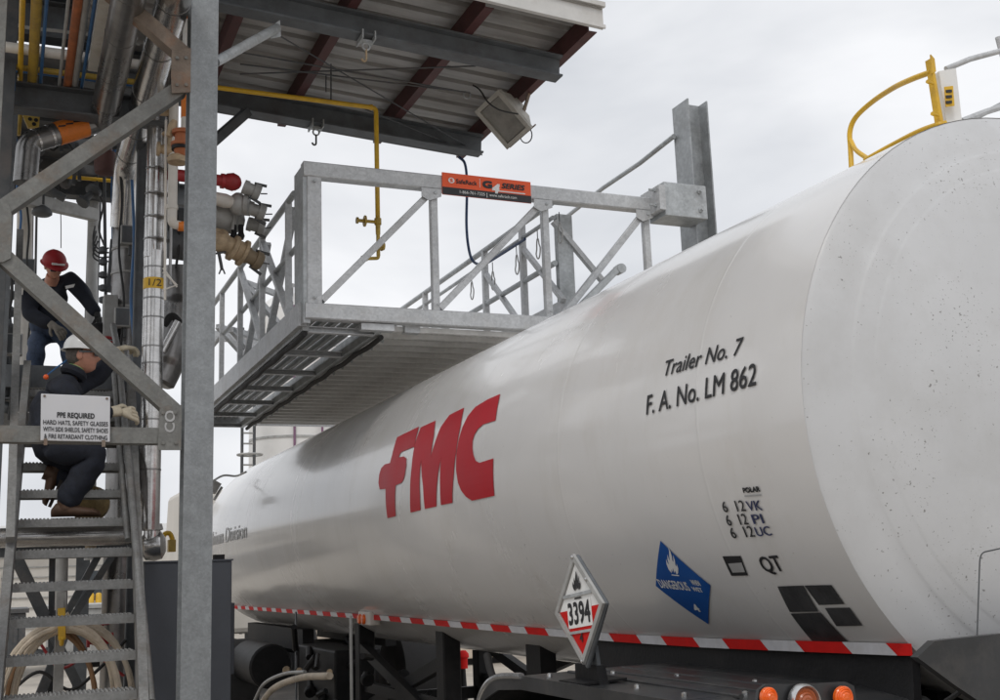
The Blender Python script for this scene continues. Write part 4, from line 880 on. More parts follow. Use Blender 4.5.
# verticals
vp = thing('clad_riser', 'bright aluminium clad twin riser with metal bands right of the stair', 'pipe', at(150,560,Y=8.35))
a = at(148.5,530,Y=8.35); b_ = at(154,232,Y=8.35); c_ = at(153,95,Y=8.35)
xr_ = a.x
b = MB(); b.tube([V(xr_,8.35,a.z), V(xr_,8.35,b_.z-.25), V(xr_,8.35,b_.z-.15)], [.074,.074,.078], 20); b.build('cladding', clad, vp, True)
b = MB(); b.tube([V(xr_-.025,8.33,b_.z-.2), V(xr_-.025,8.33,c_.z-.05), V(xr_+.02,8.33,c_.z+.2), V(xr_+.1,8.2,EYE+3.9)], .052, 16); b.build('cladding', clad, vp, True)
b = MB(); b.tube([V(xr_+.05,8.34,b_.z-.2), V(xr_+.05,8.34,EYE+3.9)], .034, 14); b.build('tracer_line', clad, vp, True)
b = MB(); b.tube([V(xr_+.105,8.3,b_.z-.4), V(xr_+.105,8.3,EYE+3.5)], .011, 8); b.build('conduit', cladd, vp, True)
b = MB()
for py in (125,170,195,218,240): z = at(150,py,Y=8.35).z; b = MB(); b.tube([V(xr_+.01,8.34,z-.005), V(xr_+.01,8.34,z+.005)], .092, 20); b.build('band', cladd, vp, True)
for py in (268,299,318,347,364,420,470): z = at(150,py,Y=8.35).z; b = MB(); b.tube([V(xr_,8.35,z-.006), V(xr_,8.35,z+.006)], .0765, 20); b.build('band', cladd, vp, True)
b = MB(); z0, z1 = at(150,290,Y=8.35).z, at(150,279,Y=8.35).z; b.tube([V(xr_,8.35,z0), V(xr_,8.35,z1)], .0757, 20, False); lb_ = b.build('pipe_label', yellow, vp, True)
b = MB(); flat_text(b, '1/2', V(xr_-.045,8.272,z0+.015), V(.09,0,0), V(0,0,.05), .0); b.build('label_print', blk, lb_)
vs_ = thing('vertical_vessel', 'dull grey insulated vertical vessel with bands behind the riser', 'vessel', at(128,430,Y=9.8))
a = at(128,600,Y=9.8); x_ = at(127,300,Y=9.8).x
b = MB(); b.lathe((x_, 9.8, 0), (0,0,1), [(0,.1),(.3,.13),(EYE+3.2,.13),(EYE+3.35,.08)], 20); b.build('shell', cladd, vs_, True)
b = MB()
for py in (206,228,252,276,310,350): z = at(127,py,Y=9.8).z; b.lathe((x_, 9.8, z), (0,0,1), [(0,.131),(0,.136),(.02,.136),(.02,.131)], 20); b.build('band', greyp, vs_, True); b = MB()
v2 = thing('curved_duct', 'large dark pitted duct curving down between riser and tall column', 'duct', at(172,350,Y=9.5))
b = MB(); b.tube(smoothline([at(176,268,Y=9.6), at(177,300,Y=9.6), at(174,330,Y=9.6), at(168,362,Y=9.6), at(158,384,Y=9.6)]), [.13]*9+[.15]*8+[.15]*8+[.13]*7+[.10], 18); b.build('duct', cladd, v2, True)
b = MB(); b.tube([at(178,322,Y=9.2), at(162,352,Y=9.2)], .035, 12); b.build('rod', clad, v2, True)
b = MB(); b.tube(smoothline([at(164,325,Y=9.3), at(172,316,Y=9.3), at(181,324,Y=9.3)]), .03, 8); b.build('strap', rubber, v2, True)
gd = thing('grey_header', 'fat grey header pipe pointing right behind the tall column', 'pipe', at(190,245,Y=8.9))
b = MB(); q = at(168,243,Y=8.9); b.lathe(q, (1,.1,0), [(0,.02),(0,.12),(.2,.13),(.22,.13)], 18); b.lathe(q+V(-.03,.0,.2), (1,.1,0), [(0,.02),(0,.1),(.26,.1)], 16); b.build('pipe', darkg, gd, True)
# white riser with elbow and orange end
wr = thing('white_riser', 'white vertical pipe with elbow and orange end left of the tall column', 'pipe', at(172,222,Y=8.0))
b = MB(); b.tube(fillet([at(174,95,Y=8.0), at(172.5,200,Y=8.0), at(172,224,Y=8.0), at(182,226,Y=8.0)], .05), .033, 14); b.lathe(at(172,216,Y=8.0)+V(0,0,.05), (0,0,1), [(0,.04),(.03,.04)], 14); b.build('pipe', whitep, wr, True)
b = MB(); q = at(178,226,Y=8.0); b.lathe(q, (1,0,.0), [(0,.036),(.1,.036)], 14); b.build('orange_end', orange, wr, True)
ow = thing('orange_riser', 'white and orange painted riser with rusty flanged valve beside the column', 'pipe', at(184,140,Y=7.4))
b = MB(); p = at(186.5,40,Y=7.4); b.tube([V(p.x,7.4,EYE+2.85), V(p.x,7.4,EYE+4.3)], .026, 14); b.build('pipe', whitep, ow, True)
b = MB(); z0, z1 = at(186,118,Y=7.4).z, at(186,88,Y=7.4).z; b.lathe((p.x,7.4,z0), (0,0,1), [(0,.028),(z1-z0,.028)], 14); z0, z1 = at(186,20,Y=7.4).z, at(186,4,Y=7.4).z; b.lathe((p.x,7.4,z0), (0,0,1), [(0,.028),(.04,.04),(.08,.04),(z1-z0,.029)], 14); b.build('orange_sleeve', orange, ow, True)
b = MB(); z = at(183,152,Y=7.4).z; b.lathe((p.x-.015,7.4,z-.04), (0,0,1), [(0,.03),(.03,.05),(.07,.06),(.08,.075),(.1,.075),(.1,.05),(.16,.05),(.16,.07),(.185,.07),(.185,.03)], 16); b.build('valve', orust, ow, True)
b = MB(); b.lathe((p.x-.02,7.4,at(183,146,Y=7.4).z-.03), (0,0,1), [(0,.03),(0,.065),(.04,.065),(.04,.03)], 16); b.build('gasket', black, ow, True)
b = MB(); b.lathe((p.x-.04,7.42,at(183,158,Y=7.4).z-.03), (0,0,1), [(0,.03),(0,.065),(.03,.07),(.05,.05)], 16); b.lathe((p.x-.1,7.42,at(166,135,Y=7.4).z), (.3,0,1), [(0,.02),(.08,.03),(.12,.02)], 8); b.build('rusty_flange', tan, ow, True)
b = MB(); b.tube([at(166,120,Y=7.5), at(165,240,Y=7.5), at(165,300,Y=7.5)], .008, 6); b.tube([at(163,272,Y=7.5), at(177,285,Y=7.5), at(163,290,Y=7.5)], .007, 6); b.tube([at(163,268,Y=7.5), at(177,287,Y=7.5)], .006, 6); b.build('wire', whitep, ow)

# loading arm couplings right of the column
def coupling(name, lab, a, b_, Y, prof, matl, extra=None, grp='loading couplings sticking out beyond the tall column'):
    p, q = at(*a, Y=Y), at(*b_, Y=Y+.05); L = (q-p).length
    t = thing(name, lab, 'coupling', p, grp); mb = MB(); mb.lathe(p, q-p, [(u*L, r) for u, r in prof], 16); mb.build('body', matl, t, True)
    if extra: extra(t, p, q)
    return t
def camend(t, p, q, s=1., matl=greyp, pos=1.):
    d = (q-p).normalized(); c = p.lerp(q, pos); b = MB()
    b.lathe(c, d, [(0,.03*s),(0,.048*s),(.03*s,.05*s),(.03*s,.042*s),(.07*s,.042*s),(.07*s,.055*s),(.1*s,.055*s),(.115*s,.045*s),(.115*s,.02*s)], 14); b.build('cap', matl, t, True)
    b = MB(); e = c+d*.06*s; n = d.cross(V(0,1,0)).normalized()
    for sg_ in (-1, 1): b.bar(e+n*sg_*.05*s, e+n*sg_*.065*s+d*.08*s, .012, .02)
    b.tube([e+d*.06*s, e+d*.1*s+n*.02], .005, 6); b.build('cam_lever', dark, t)
def red_x(t, p, q):
    b = MB(); b.ball(q, .066, .06, .066); b.lathe(q+V(-.09,0,0), (1,.05,0), [(0,.04),(0,.058),(.025,.058),(.025,.04)], 14); b.build('ball_joint', redp, t, True); camend(t, q+V(.0,0,.0), q+(at(253,191,Y=8.3)-at(234,183,Y=8.3)), 1.15, greyp, .55)
coupling('loading_coupling', 'red painted coupling with round joint and dark cap, topmost of the group', (168,174), (233,182), 8.3, [(0,.04),(.2,.045),(.85,.042),(.9,.06),(1,.07)], redp, red_x)
def tan_x(t, p, q):
    b = MB(); b.ball(q, .07, .07, .09); b.lathe(q+V(.03,0,0), (1,-.3,-.1), [(0,.06),(.02,.085),(.05,.085),(.06,.06)], 14); b.build('swivel', greyp, t, True); camend(t, q, q+(at(262,215,Y=8.4)-at(243,208,Y=8.4)), 1.2, greyp, .5)
coupling('loading_coupling', 'cream coupling with grey swivel just below the red coupling', (205,196), (238,204), 8.4, [(0,.05),(.3,.05),(.6,.055),(.8,.045),(1,.06)], whitep, tan_x)
def grey_x(t, p, q):
    b = MB(); b.ball(q, .11, .09, .12); b.tube([q+V(0,-.1,-.12), q+V(.03,-.1,.1)], .02, 8); b.build('elbow', greyp, t, True); camend(t, q, q+(at(258,228,Y=8.6)-at(236,222,Y=8.6)), 1.15, greyp, .75)
    b = MB()
    for px in (234, 241): b.tube([at(px,225,Y=8.55), at(px,236,Y=8.55)], .02, 8); b.lathe(at(px,232,Y=8.55), (0,0,-1), [(0,.02),(.03,.03),(.06,.02)], 8)
    b.build('drain', black, t, True)
coupling('loading_coupling', 'fat grey coupling with two short drains in the middle of the group', (196,213), (231,219), 8.6, [(0,.11),(.5,.115),(.8,.12),(1,.1)], greyp, grey_x)
def low_x(t, p, q):
    b = MB(); b.ball(p.lerp(q,.62), .08, .075, .085); b.lathe(q, q-p, [(-.04,.06),(-.03,.1),(.0,.1),(.01,.08),(.05,.08),(.055,.105),(.08,.105),(.09,.08)], 16); b.build('swivel', tan, t, True); camend(t, q, q+(q-p).normalized()*.1, 1.35, lead, .7)
coupling('loading_coupling', 'rusty tan coupling with ringed swivel, lowest of the group', (200,231), (235,249), 8.4, [(0,.045),(.2,.05),(.5,.06),(.8,.07),(1,.07)], tan, low_x)
def low2_x(t, p, q):
    b = MB(); b.ball(q, .055); b.build('end', tan, t, True)
    b = MB(); r0 = at(219,254,Y=8.4); b.tube([r0, at(221,264,Y=8.4), at(222,270,Y=8.4)], .012, 6); b.tube(smoothline([at(219,274,Y=8.4), at(222,268,Y=8.4), at(225,274,Y=8.4)]), .006, 6); b.tube([at(212,254,Y=8.4), at(226,252,Y=8.4)], .008, 6); b.build('hanging_tag', dark, t)
coupling('loading_coupling', 'small tan elbow coupling tucked above the rusty lowest one', (200,232), (222,236), 8.5, [(0,.05),(.6,.055),(1,.05)], tan, low2_x)

# horizontal clad pipe behind the stair with a flanged end, cabinet
hp2 = thing('clad_header', 'bright aluminium clad level pipe behind the stair treads', 'pipe', at(70,540,Y=8.75))
a = at(4,538,Y=8.75); b_ = at(140,541,Y=8.75); b_.z = a.z
b = MB(); b.tube([a+V(-.6,0,0), b_], .068, 18); b.build('cladding', clad, hp2, True)
b = MB(); q = at(152,546,Y=8.6); b.lathe(q+V(-.06,.05,0), (1,-.2,.05), [(0,.07),(.02,.1),(.08,.11),(.13,.1),(.16,.05)], 18); b.lathe(at(152,524,Y=8.6), (0,0,-1), [(0,.04),(.0,.07),(.04,.08),(.05,.055),(.12,.06)], 16); b.build('elbow_cover', clad, hp2, True)
cb = thing('metal_cabinet', 'dark blue grey metal cabinet standing behind the tall column', 'cabinet', at(190,700,Y=8.0))
ca_, cb_ = at(145,562,Y=8.0), at(232,562,Y=8.0); zt = (ca_.z+cb_.z)/2
part('body', cabm, cb, lambda b: b.box(ca_.x, cb_.x, 8.0, 8.5, .06, zt), bevel=.006)
part('lid', cabm, cb, lambda b: b.box(ca_.x-.008, cb_.x+.008, 7.992, 8.508, zt+.0005, zt+.012))
part('plinth', black, cb, lambda b: b.box(ca_.x+.02, cb_.x-.02, 8.03, 8.48, 0, .059))
part('knob', black, cb, lambda b: (b.box(cb_.x-.11, cb_.x-.04, 8.05, 8.12, zt+.012, zt+.045),))
part('side_box', cabm, cb, lambda b: b.box(cb_.x+.001, cb_.x+.035, 8.08, 8.35, zt-.75, zt-.28), bevel=.005)
hd = thing('yellow_fitting', 'small yellow bent pipe fitting seen left of the tall column above the cabinet', 'fitting', at(169,545,Y=10))
b = MB(); b.tube(smoothline([at(162,540,Y=10), at(165,534,Y=10), at(170,534,Y=10), at(173,542,Y=10), at(173,552,Y=10)]), .02, 8); b.build('loop', yellow, hd, True)
b = MB(); b.box(at(168,552,Y=10).x, at(175,552,Y=10).x, 9.95, 10.05, at(170,552,Y=10).z, at(170,540,Y=10).z); b.build('block', yold, hd)

# hoses on a hook
hcx = at(62,628,Y=8.0)
for k, (rx, ry, dx, dy, dz, r, mt, lab) in enumerate(((.37,.55,.0,.0,.0,.019,hosem,'beige hose coil hung on the yellow hook, frontmost and lightest'), (.31,.5,.03,.07,-.02,.017,hosem,'beige hose coil of tighter loop behind the frontmost coil'), (.28,.62,-.04,.12,-.03,.016,hoseo,'brown hose coil hanging at the left behind the beige coils'), (.42,.6,.05,.16,.02,.018,hosem,'widest beige hose coil at the back of the yellow hook'))):
    b = MB(); c = hcx+V(dx, dy, dz-ry); pts = []
    for j in range(2*40+1):
        t = 2*math.pi*j/40; w_ = 1+.03*math.sin(j*.35); pts.append(c+V(rx*w_*math.sin(t), .02*math.sin(t*.5)+.018*j/40, ry*math.cos(t)+(.03*(j//40))))
    b.tube(pts, r, 8); tag(b.build('hose_coil', mt, None, True), lab, 'hose', 'hoses coiled on the yellow hook')
yk = thing('hose_hook', 'yellow hook plate carrying the coiled hoses under the stair', 'hook', hcx)
b = MB(); b.bar(at(61.5,608,Y=7.96), at(62,640,Y=7.96), .045, .02, (0,1,0), .003); b.tube(smoothline([hcx+V(0,-.06,-.06), hcx+V(0,.0,-.1), hcx+V(0,.1,-.06), hcx+V(0,.22,.02)]), .014, 8); b.build('hook', yellow, yk)
b = MB(); b.bar(at(60,600,Y=8.2), at(60,612,Y=8.2), .04, .04, (0,1,0)); b.bar(V(hcx.x, 8.25, 0), V(hcx.x, 8.25, EYE-.02), .06, .06, (0,1,0)); b.build('post', greyp, yk)
gb = thing('valve_body', 'round olive brass valve body behind the crouching worker\'s boot', 'valve', at(93,502,Y=8.9))
b = MB(); q = at(93,503,Y=8.9); b.lathe(q, (.2,-1,.1), [(-.08,.08),(-.06,.12),(0,.125),(.03,.11),(.05,.06),(.07,.02)], 18); b.build('body', brass, gb, True)
b = MB(); b.lathe(q, (.2,-1,.1), [(-.1,.135),(-.085,.135)], 18); b.tube([q+V(0,.1,0), q+V(0,.1,-.35)], .04, 10); b.build('flange', lead, gb, True)
# small valve in black with red wheel and green cap by the workers
bv_ = thing('black_valve', 'black valve with red hand wheel beside the upper worker\'s hand', 'valve', at(103,332,Y=9.7))
b = MB(); q = at(101,331,Y=9.7); b.ball(q, .11, .09, .07); b.lathe(q+V(.06,0,.02), (1,0,-.6), [(0,.06),(.08,.07),(.1,.03)], 12); b.tube([q, q+V(.02,0,-.9)], .04, 10); b.build('body', black, bv_, True)
b = MB(); c = at(108,342,Y=9.6); b.tube([c+V(.06*math.cos(t),-.01,.035*math.sin(t)) for t in [j*math.pi/8 for j in range(17)]], .012, 6); b.tube([c+V(-.06,0,0), c+V(.06,0,0)], .01, 6); b.tube([c, q], .012, 6); b.build('hand_wheel', redp, bv_, True)
gc = thing('green_cap', 'small green capped fitting beyond the brace between the two workers', 'fitting', at(76,316,Y=10.4))
b = MB(); q = at(76,318,Y=10.4); b.lathe(q+V(0,0,-.1), (0,0,1), [(0,.03),(.06,.05),(.1,.06),(.12,.03)], 12); b.build('cap', mat('green_paint', (.05, .16, .1), .5), gc, True)
b = MB(); b.tube([q+V(0,0,-.1), V(q.x, q.y, LZ)], .025, 8); b.build('stem', greyp, gc, True)
# lamp above the landing, conduits, hangers
lp_ = thing('ceiling_lamp', 'round grey bulkhead lamp hanging above the landing', 'lamp', at(42,211,Y=11))
b = MB(); q = at(42,214,Y=11); b.lathe(q, (0,0,1), [(-.02,.03),(-.015,.07),(.0,.09),(.02,.09),(.05,.07),(.08,.03)], 20); b.build('shade', darkg, lp_, True)
b = MB(); b.tube([q+V(0,0,.09), q+V(0,0,.25)], .02, 8); b.build('stem', dark, lp_)
tag(MB().bar(at(22,198,Y=10.9), at(95,215,Y=11.4), .08, .12, (0,0,1), .006).build('sloping_tube', greyp), 'sloping pale steel tube above the standing worker', 'beam')
tag(MB().tube([at(25,205,Y=11.8), at(22,420,Y=11.8)], .075, 12).build('stand_pipe', whitep, None, True), 'pale stand pipe left of the standing worker', 'pipe')
tag(MB().tube([at(94,190,Y=11.6), at(91,330,Y=11.6), at(90,560,Y=11.6)], .055, 12).build('stand_pipe', greyp, None, True), 'grey stand pipe right of the standing worker', 'pipe')
for k, (px, lab) in enumerate(((33,'left of two thin dark conduits behind the standing worker'), (37,'right of two thin dark conduits behind the standing worker'))):
    tag(MB().tube([at(px,190,Y=12), at(px-2.5,330,Y=12)], .012, 6).build('conduit', dark), lab, 'conduit', 'thin conduits behind the workers')
for k, (px, lab, mt) in enumerate(((112,'blue conduit just left of the vertical vessel',bluep), (116,'second blue conduit beside the vertical vessel',bluep), (104,'dark conduit with fittings right of the standing worker',dark))):
    tag(MB().tube([at(px,150,Y=10.2), at(px+2,320,Y=10.2), at(px+2,360,Y=10.2)], .014, 8).build('conduit', mt, None, True), lab, 'conduit', 'thin conduits behind the workers')
tb_ = thing('tubing_manifold', 'dark manifold of bent small tubing right of the standing worker', 'manifold', at(103,270,Y=10.1))
b = MB()
for k in range(4): b.tube(smoothline([at(95+k,226+k*5,Y=10.1), at(93,240+k*5,Y=10.1), at(99,249+k*4,Y=10.1), at(109,248+k*4.5,Y=10.1)]), .007, 6)
b.build('tubing', dark, tb_, True)['kind'] = 'stuff'
b = MB()
for py in (250,262,275,288,300): b.lathe(at(103,py,Y=10.05), (0,0,1), [(-.03,.015),(-.02,.035),(.02,.035),(.03,.015)], 8)
b.bar(at(114,240,Y=10.05), at(110,292,Y=10.05), .06, .05, (0,1,0)); b.build('fittings', darkg, tb_, True)['kind'] = 'stuff'
gbx = thing('grey_panel_box', 'tall grey junction box between the brace and the vertical vessel', 'box', at(110,330,Y=9.6))
b = MB(); a, c = at(104,294,Y=9.6), at(117,345,Y=9.6); b.box(a.x, c.x, 9.6, 9.75, c.z, a.z); b.build('box', greyp, gbx, bevel=.01)
# more dark clutter high up behind, each a thing
hg = thing('pipe_hanger', 'dark clutter of valves and brackets hanging under the deck above the landing', 'valve cluster', at(70,150,Y=10.8))
b = MB()
for k in range(22):
    px, py = random.uniform(20,118), random.uniform(128,196); q = at(px, py, Y=random.uniform(10.2,11.6))
    if k % 3 == 0: b.tube([q, q+V(random.uniform(-.3,.3), 0, random.uniform(-.25,.25))], random.uniform(.015,.04), 8)
    elif k % 3 == 1: b.lathe(q, (random.uniform(-1,1), -.4, random.uniform(-1,1)), [(0,.03),(.02,.07),(.06,.07),(.08,.03),(.18,.03),(.19,.06),(.22,.06)], 10)
    else: b.bar(q, q+V(random.uniform(-.05,.05),0,.35), .05, .03)
b.build('valves', dark, hg, True)['kind'] = 'stuff'
rv = thing('rust_brown_valve', 'rust brown round valve hanging left of the bright clad pipe', 'valve', at(107,160,Y=10))
b = MB(); q = at(106,160,Y=10.); b.lathe(q+V(0,0,-.14), (0,0,1), [(0,.04),(.02,.09),(.12,.1),(.2,.09),(.22,.05),(.4,.05)], 14); b.build('body', mat('rust_brown', (.09,.04,.035), .6, 0, .3), rv, True)
yv = thing('yellow_bracket', 'dirty yellow perforated bracket at the left end of the labelled pipe', 'bracket', at(30,120,Y=9.2))
b = MB(); b.plate([at(22,113,Y=9.2), at(40,113,Y=9.2), at(39,127,Y=9.2), at(28,127,Y=9.2)], (0,.04,0)); b.tube([at(20,110,Y=9.2), at(18,135,Y=9.2)], .02, 8); b.build('plate', yold, yv)
b = MB()
for px, py in ((30,119),(36,120),(34,124)): b.lathe(at(px,py,Y=9.195), (0,-1,0), [(0,.016),(.003,.016)], 8)
b.build('hole', black, yv)
lv = thing('left_valves', 'stack of small dark valves and red pieces at the left edge behind the stair', 'valve cluster', at(8,330,Y=9.4))
b = MB()
for py in range(285, 420, 16): b.lathe(at(8+random.uniform(-5,8),py,Y=9.4), (random.uniform(-.5,.5),-.5,1), [(0,.02),(.02,.05),(.07,.05),(.09,.02)], 10)
b.tube(smoothline([at(2,300,Y=9.4), at(9,315,Y=9.4), at(11,345,Y=9.4), at(6,380,Y=9.4)]), .014, 8); b.build('valves', darkg, lv, True)['kind'] = 'stuff'

# thin lines, cables and brackets that fill the tower
rnd = random.Random(11)
LN = [((8,250),(12,292),(6,330),(13,372),(9,420),9.3,.012,cable,'black cable looping down the left edge past the valves'),
      ((26,198),(29,230),(27,262),(31,300),(28,345),11.2,.010,cable,'thin dark cable beside the left stand pipe'),
      ((60,180),(60.5,205),(61,226),(61,240),(61,248),11.2,.004,cable,'hair thin cord hanging above the red hard hat'),
      ((118,150),(122,200),(119,250),(124,300),(121,345),9.5,.010,cable,'black cable running down the front of the vertical vessel'),
      ((132,180),(134,240),(131,300),(135,360),(133,430),9.3,.012,bluep,'blue tube between vertical vessel and riser'),
      ((100,150),(97,185),(103,205),(99,228),(104,245),10.6,.009,cable,'black cable coiling above the tubing manifold'),
      ((14,128),(20,160),(17,190),(21,215),(19,240),9.9,.010,bluep,'blue tube at the left below the labelled pipe'),
      ((40,128),(52,150),(66,141),(82,160),(101,150),10.5,.009,cable,'drooping black cable under the labelled pipe'),
      ((176,160),(178,185),(176,205),(179,240),(176,268),8.8,.010,cable,'black cable behind the white riser elbow'),
      ((5,20),(25,27),(60,31),(100,36),(140,44),8.6,.014,greyp,'thin grey line crossing high behind the overhead pipes'),
      ((16,650),(36,640),(60,668),(92,655),(124,676),8.6,.010,redp,'thin red air line sagging behind the hose coils'),
      ((12,690),(40,672),(70,690),(100,668),(126,640),8.8,.012,cable,'black air line sagging behind the hose coils')]
for *pts, Yl, rl, ml, lab in LN:
    tag(MB().tube(smoothline([at(px, py, Y=Yl) for px, py in pts], 8), rl, 8).build('line_run', ml, None, True), lab, 'cable' if ml is cable else 'tube', 'thin lines strung through the steel tower')
for n_i, (px, py, Yl, lab) in enumerate(((28,268,11.3,'small grey junction box low on the left stand pipe'), (128,236,9.5,'small grey junction box high on the vertical vessel'), (122,318,9.5,'small grey junction box low on the vertical vessel'), (14,345,9.1,'small grey junction box at the left edge of the stair'))):
    q = at(px, py, Y=Yl); t = thing('junction_box', lab, 'box', q, 'junction boxes in the steel tower')
    part('box', greyp, t, lambda b: b.box(q.x-.06, q.x+.06, Yl-.05, Yl+.04, q.z-.08, q.z+.08), bevel=.006)
    part('cover', darkg, t, lambda b: b.box(q.x-.05, q.x+.05, Yl-.056, Yl-.051, q.z-.068, q.z+.068))
    part('gland', dark, t, lambda b: b.tube([q+V(.02,0,-.081), q+V(.02,0,-.16)], .014, 8))
for n_i, (px, py, Yl, r_, mt_, lab) in enumerate(((170,150,8.0,.05,tan,'corroded ball valve on the conduit left of the orange riser'), (163,112,8.1,.035,tan,'small corroded valve high beside the bright riser'), (128,140,9.6,.06,dark,'dark gate valve under the bright overhead pipe'), (88,160,10.6,.06,dark,'dark gate valve below the labelled pipe elbow'), (100,640,9.0,.05,redp,'small red valve behind the right of the hose coils'), (35,655,9.0,.05,darkg,'small grey valve behind the left of the hose coils'))):
    q = at(px, py, Y=Yl); t = thing('gate_valve', lab, 'valve', q)
    b = MB(); b.lathe(q+V(-1.8*r_,0,0), (1,0,0), [(0,r_*.5),(0,r_),(r_*.4,r_),(r_*.4,r_*.55),(r_*1.2,r_*.8),(r_*2.4,r_*.8),(r_*3.2,r_*.55),(r_*3.2,r_),(r_*3.6,r_),(r_*3.6,r_*.5)], 12); b.tube([q, q+V(0,-.02,r_*2.2)], r_*.4, 8); b.build('body', mt_, t, True)
    b = MB(); c = q+V(0,-.02,r_*2.2); b.tube([c+V(r_*1.1*math.cos(a),r_*1.1*math.sin(a),0) for a in [j*math.pi/8 for j in range(17)]], r_*.14, 6); b.tube([c+V(-r_*1.1,0,0), c+V(r_*1.1,0,0)], r_*.12, 6); b.build('hand_wheel', mt_, t, True)

# ------------------------------------------------------------------ people
def skin_mesh(joints, edges, levels=2):
    """joints: list of (pos, radius or (rx, ry)); returns vertices and faces"""
    me = bpy.data.meshes.new('tmp'); me.from_pydata([Vector(j[0]) for j in joints], edges, []); me.update()
    o = bpy.data.objects.new('tmp', me); C.objects.link(o)
    md = o.modifiers.new('s', 'SKIN'); md.use_smooth_shade = True; md.branch_smoothing = .6
    if not me.skin_vertices: me.skin_vertices.new()
    for i, j in enumerate(joints):
        r = j[1]; me.skin_vertices[0].data[i].radius = (r, r) if not isinstance(r, tuple) else r
    me.skin_vertices[0].data[0].use_root = True
    sb = o.modifiers.new('u', 'SUBSURF'); sb.levels = levels; sb.render_levels = levels
    dg_ = bpy.context.evaluated_depsgraph_get(); dg_.update(); ev = o.evaluated_get(dg_); m2 = ev.to_mesh()
    vs = [v.co.copy() for v in m2.vertices]; fs = [tuple(p.vertices) for p in m2.polygons]; ev.to_mesh_clear()
    bpy.data.objects.remove(o); bpy.data.meshes.remove(me); return vs, fs
def head_mesh(mb, c, fwd, up, s=1.):
    """head with brow, nose, mouth, chin, ears; c = centre of the head, returns frame"""
    f = Vector(fwd).normalized(); u = Vector(up); u = (u-f*u.dot(f)).normalized(); r = f.cross(u)
    n, k = 28, 22; o = len(mb.v)
    for i in range(k+1):
        ph = math.pi*i/k
        for j in range(n):
            t = 2*math.pi*j/n; x = math.cos(t)*math.sin(ph); y = math.sin(t)*math.sin(ph); z = math.cos(ph)   # x forward
            F, Rr, U_ = .098*x, .077*y, .118*z
            if z < 0: Rr *= 1-.28*(-z)**1.5; F = F*(1-.12*(-z)) + (.02*(-z) if x > 0 else 0)
            if x > 0:
                F += .028*math.exp(-((y/.2)**2))*math.exp(-(((z+.12)/.17)**2))*(1.0 if z < .1 else .6)   # nose
                F -= .012*math.exp(-((abs(y)-.38)/.17)**2)*math.exp(-(((z-.08)/.13)**2))               # eye sockets
                F += .008*math.exp(-(((z-.3)/.12)**2))*(x > .4)                                       # brow
                F -= .006*math.exp(-(((z+.46)/.06)**2))*math.exp(-((y/.4)**2))                         # mouth
                F += .012*math.exp(-(((z+.78)/.18)**2))*math.exp(-((y/.35)**2))                        # chin
            mb.v.append(Vector(c)+(f*F+r*Rr+u*U_)*s)
    for i in range(k):
        for j in range(n): mb.f.append([o+i*n+j, o+(i+1)*n+j, o+(i+1)*n+(j+1) % n, o+i*n+(j+1) % n]); mb.m.append(mb.cur)
    M_ = Matrix((f, r, u)).transposed()
    for sg_ in (-1, 1): mb.ball(Vector(c)+(r*.078*sg_-f*.005-u*.005)*s, .022*s, .012*s, .034*s, 8, 6, M_)
    return f, r, u
def hat(parent, c, f, r, u, matl, s=1.):
    b = MB(); c = Vector(c); n, k = 28, 9; o = 0
    for i in range(k+1):
        ph = math.pi/2*i/k
        for j in range(n):
            t = 2*math.pi*j/n; ridge = .006*math.exp(-((math.sin(t)/.25)**2))*math.sin(ph+.2)
            b.v.append(c+(f*.132*math.cos(t)*math.sin(ph)+r*.108*math.sin(t)*math.sin(ph)+u*((.118+ridge)*math.cos(ph)**.9+.03))*s)
    for j in range(n):
        t = 2*math.pi*j/n; e_ = .018+(.045 if math.cos(t) > .2 else .0)*max(0, math.cos(t))
        b.v.append(c+(f*(.132+e_)*math.cos(t)+r*(.108+.016)*math.sin(t)+u*(.024-.012*max(0, math.cos(t))))*s)
    for i in range(k+1):
        for j in range(n): b.f.append([i*n+j, (i+1)*n+j, (i+1)*n+(j+1) % n, i*n+(j+1) % n]); b.m.append(0)
    h = b.build('hard_hat', matl, parent, True); md = h.modifiers.new('t', 'SOLIDIFY'); md.thickness = .004; md.offset = -1
    return h
def glove(parent, wrist, d, palm, matl, s=1., curl=.9, thumb=1):
    """gloved hand: cuff, palm and five fingers; d = pointing direction, palm = palm normal"""
    d = Vector(d).normalized(); n = Vector(palm); n = (n-d*n.dot(d)).normalized(); x = d.cross(n); w_ = Vector(wrist)
    J = [(w_-d*.05*s, .042*s), (w_+d*.0*s, .034*s), (w_+d*.045*s, (.044*s, .026*s)), (w_+d*.085*s, (.044*s, .022*s))]; E = [(0,1),(1,2),(2,3)]
    for i, (off, L) in enumerate(((-.036,.085),(-.012,.095),(.012,.09),(.036,.07))):
        base = w_+d*.09*s+x*off*s; a0 = curl*(.9+.08*i); prev = 3; p = base
        for k, (fr_, an) in enumerate(((.0,0),(.42,a0*.5),(.75,a0*1.2),(1.,a0*1.8))):
            if k: p = p+(d*math.cos(an)+n*math.sin(an))*(L*s*(.42 if k == 1 else .31 if k == 2 else .27))
            J.append((p, (.0125 if k < 3 else .0095)*s)); E.append((prev, len(J)-1)); prev = len(J)-1
    p0 = w_+d*.03*s+x*(-.038*thumb)*s; J.append((p0, .015*s)); E.append((1, len(J)-1))
    p1 = p0+(d*.6-x*.6*thumb+n*.5)*.04*s; J.append((p1, .013*s)); E.append((len(J)-2, len(J)-1))
    p2 = p1+(d*.7+n*.7)*.035*s; J.append((p2, .011*s)); E.append((len(J)-2, len(J)-1))
    vs, fs = skin_mesh(J, E, 2); b = MB(); b.add(vs, fs); return b.build('glove', matl, parent, True)
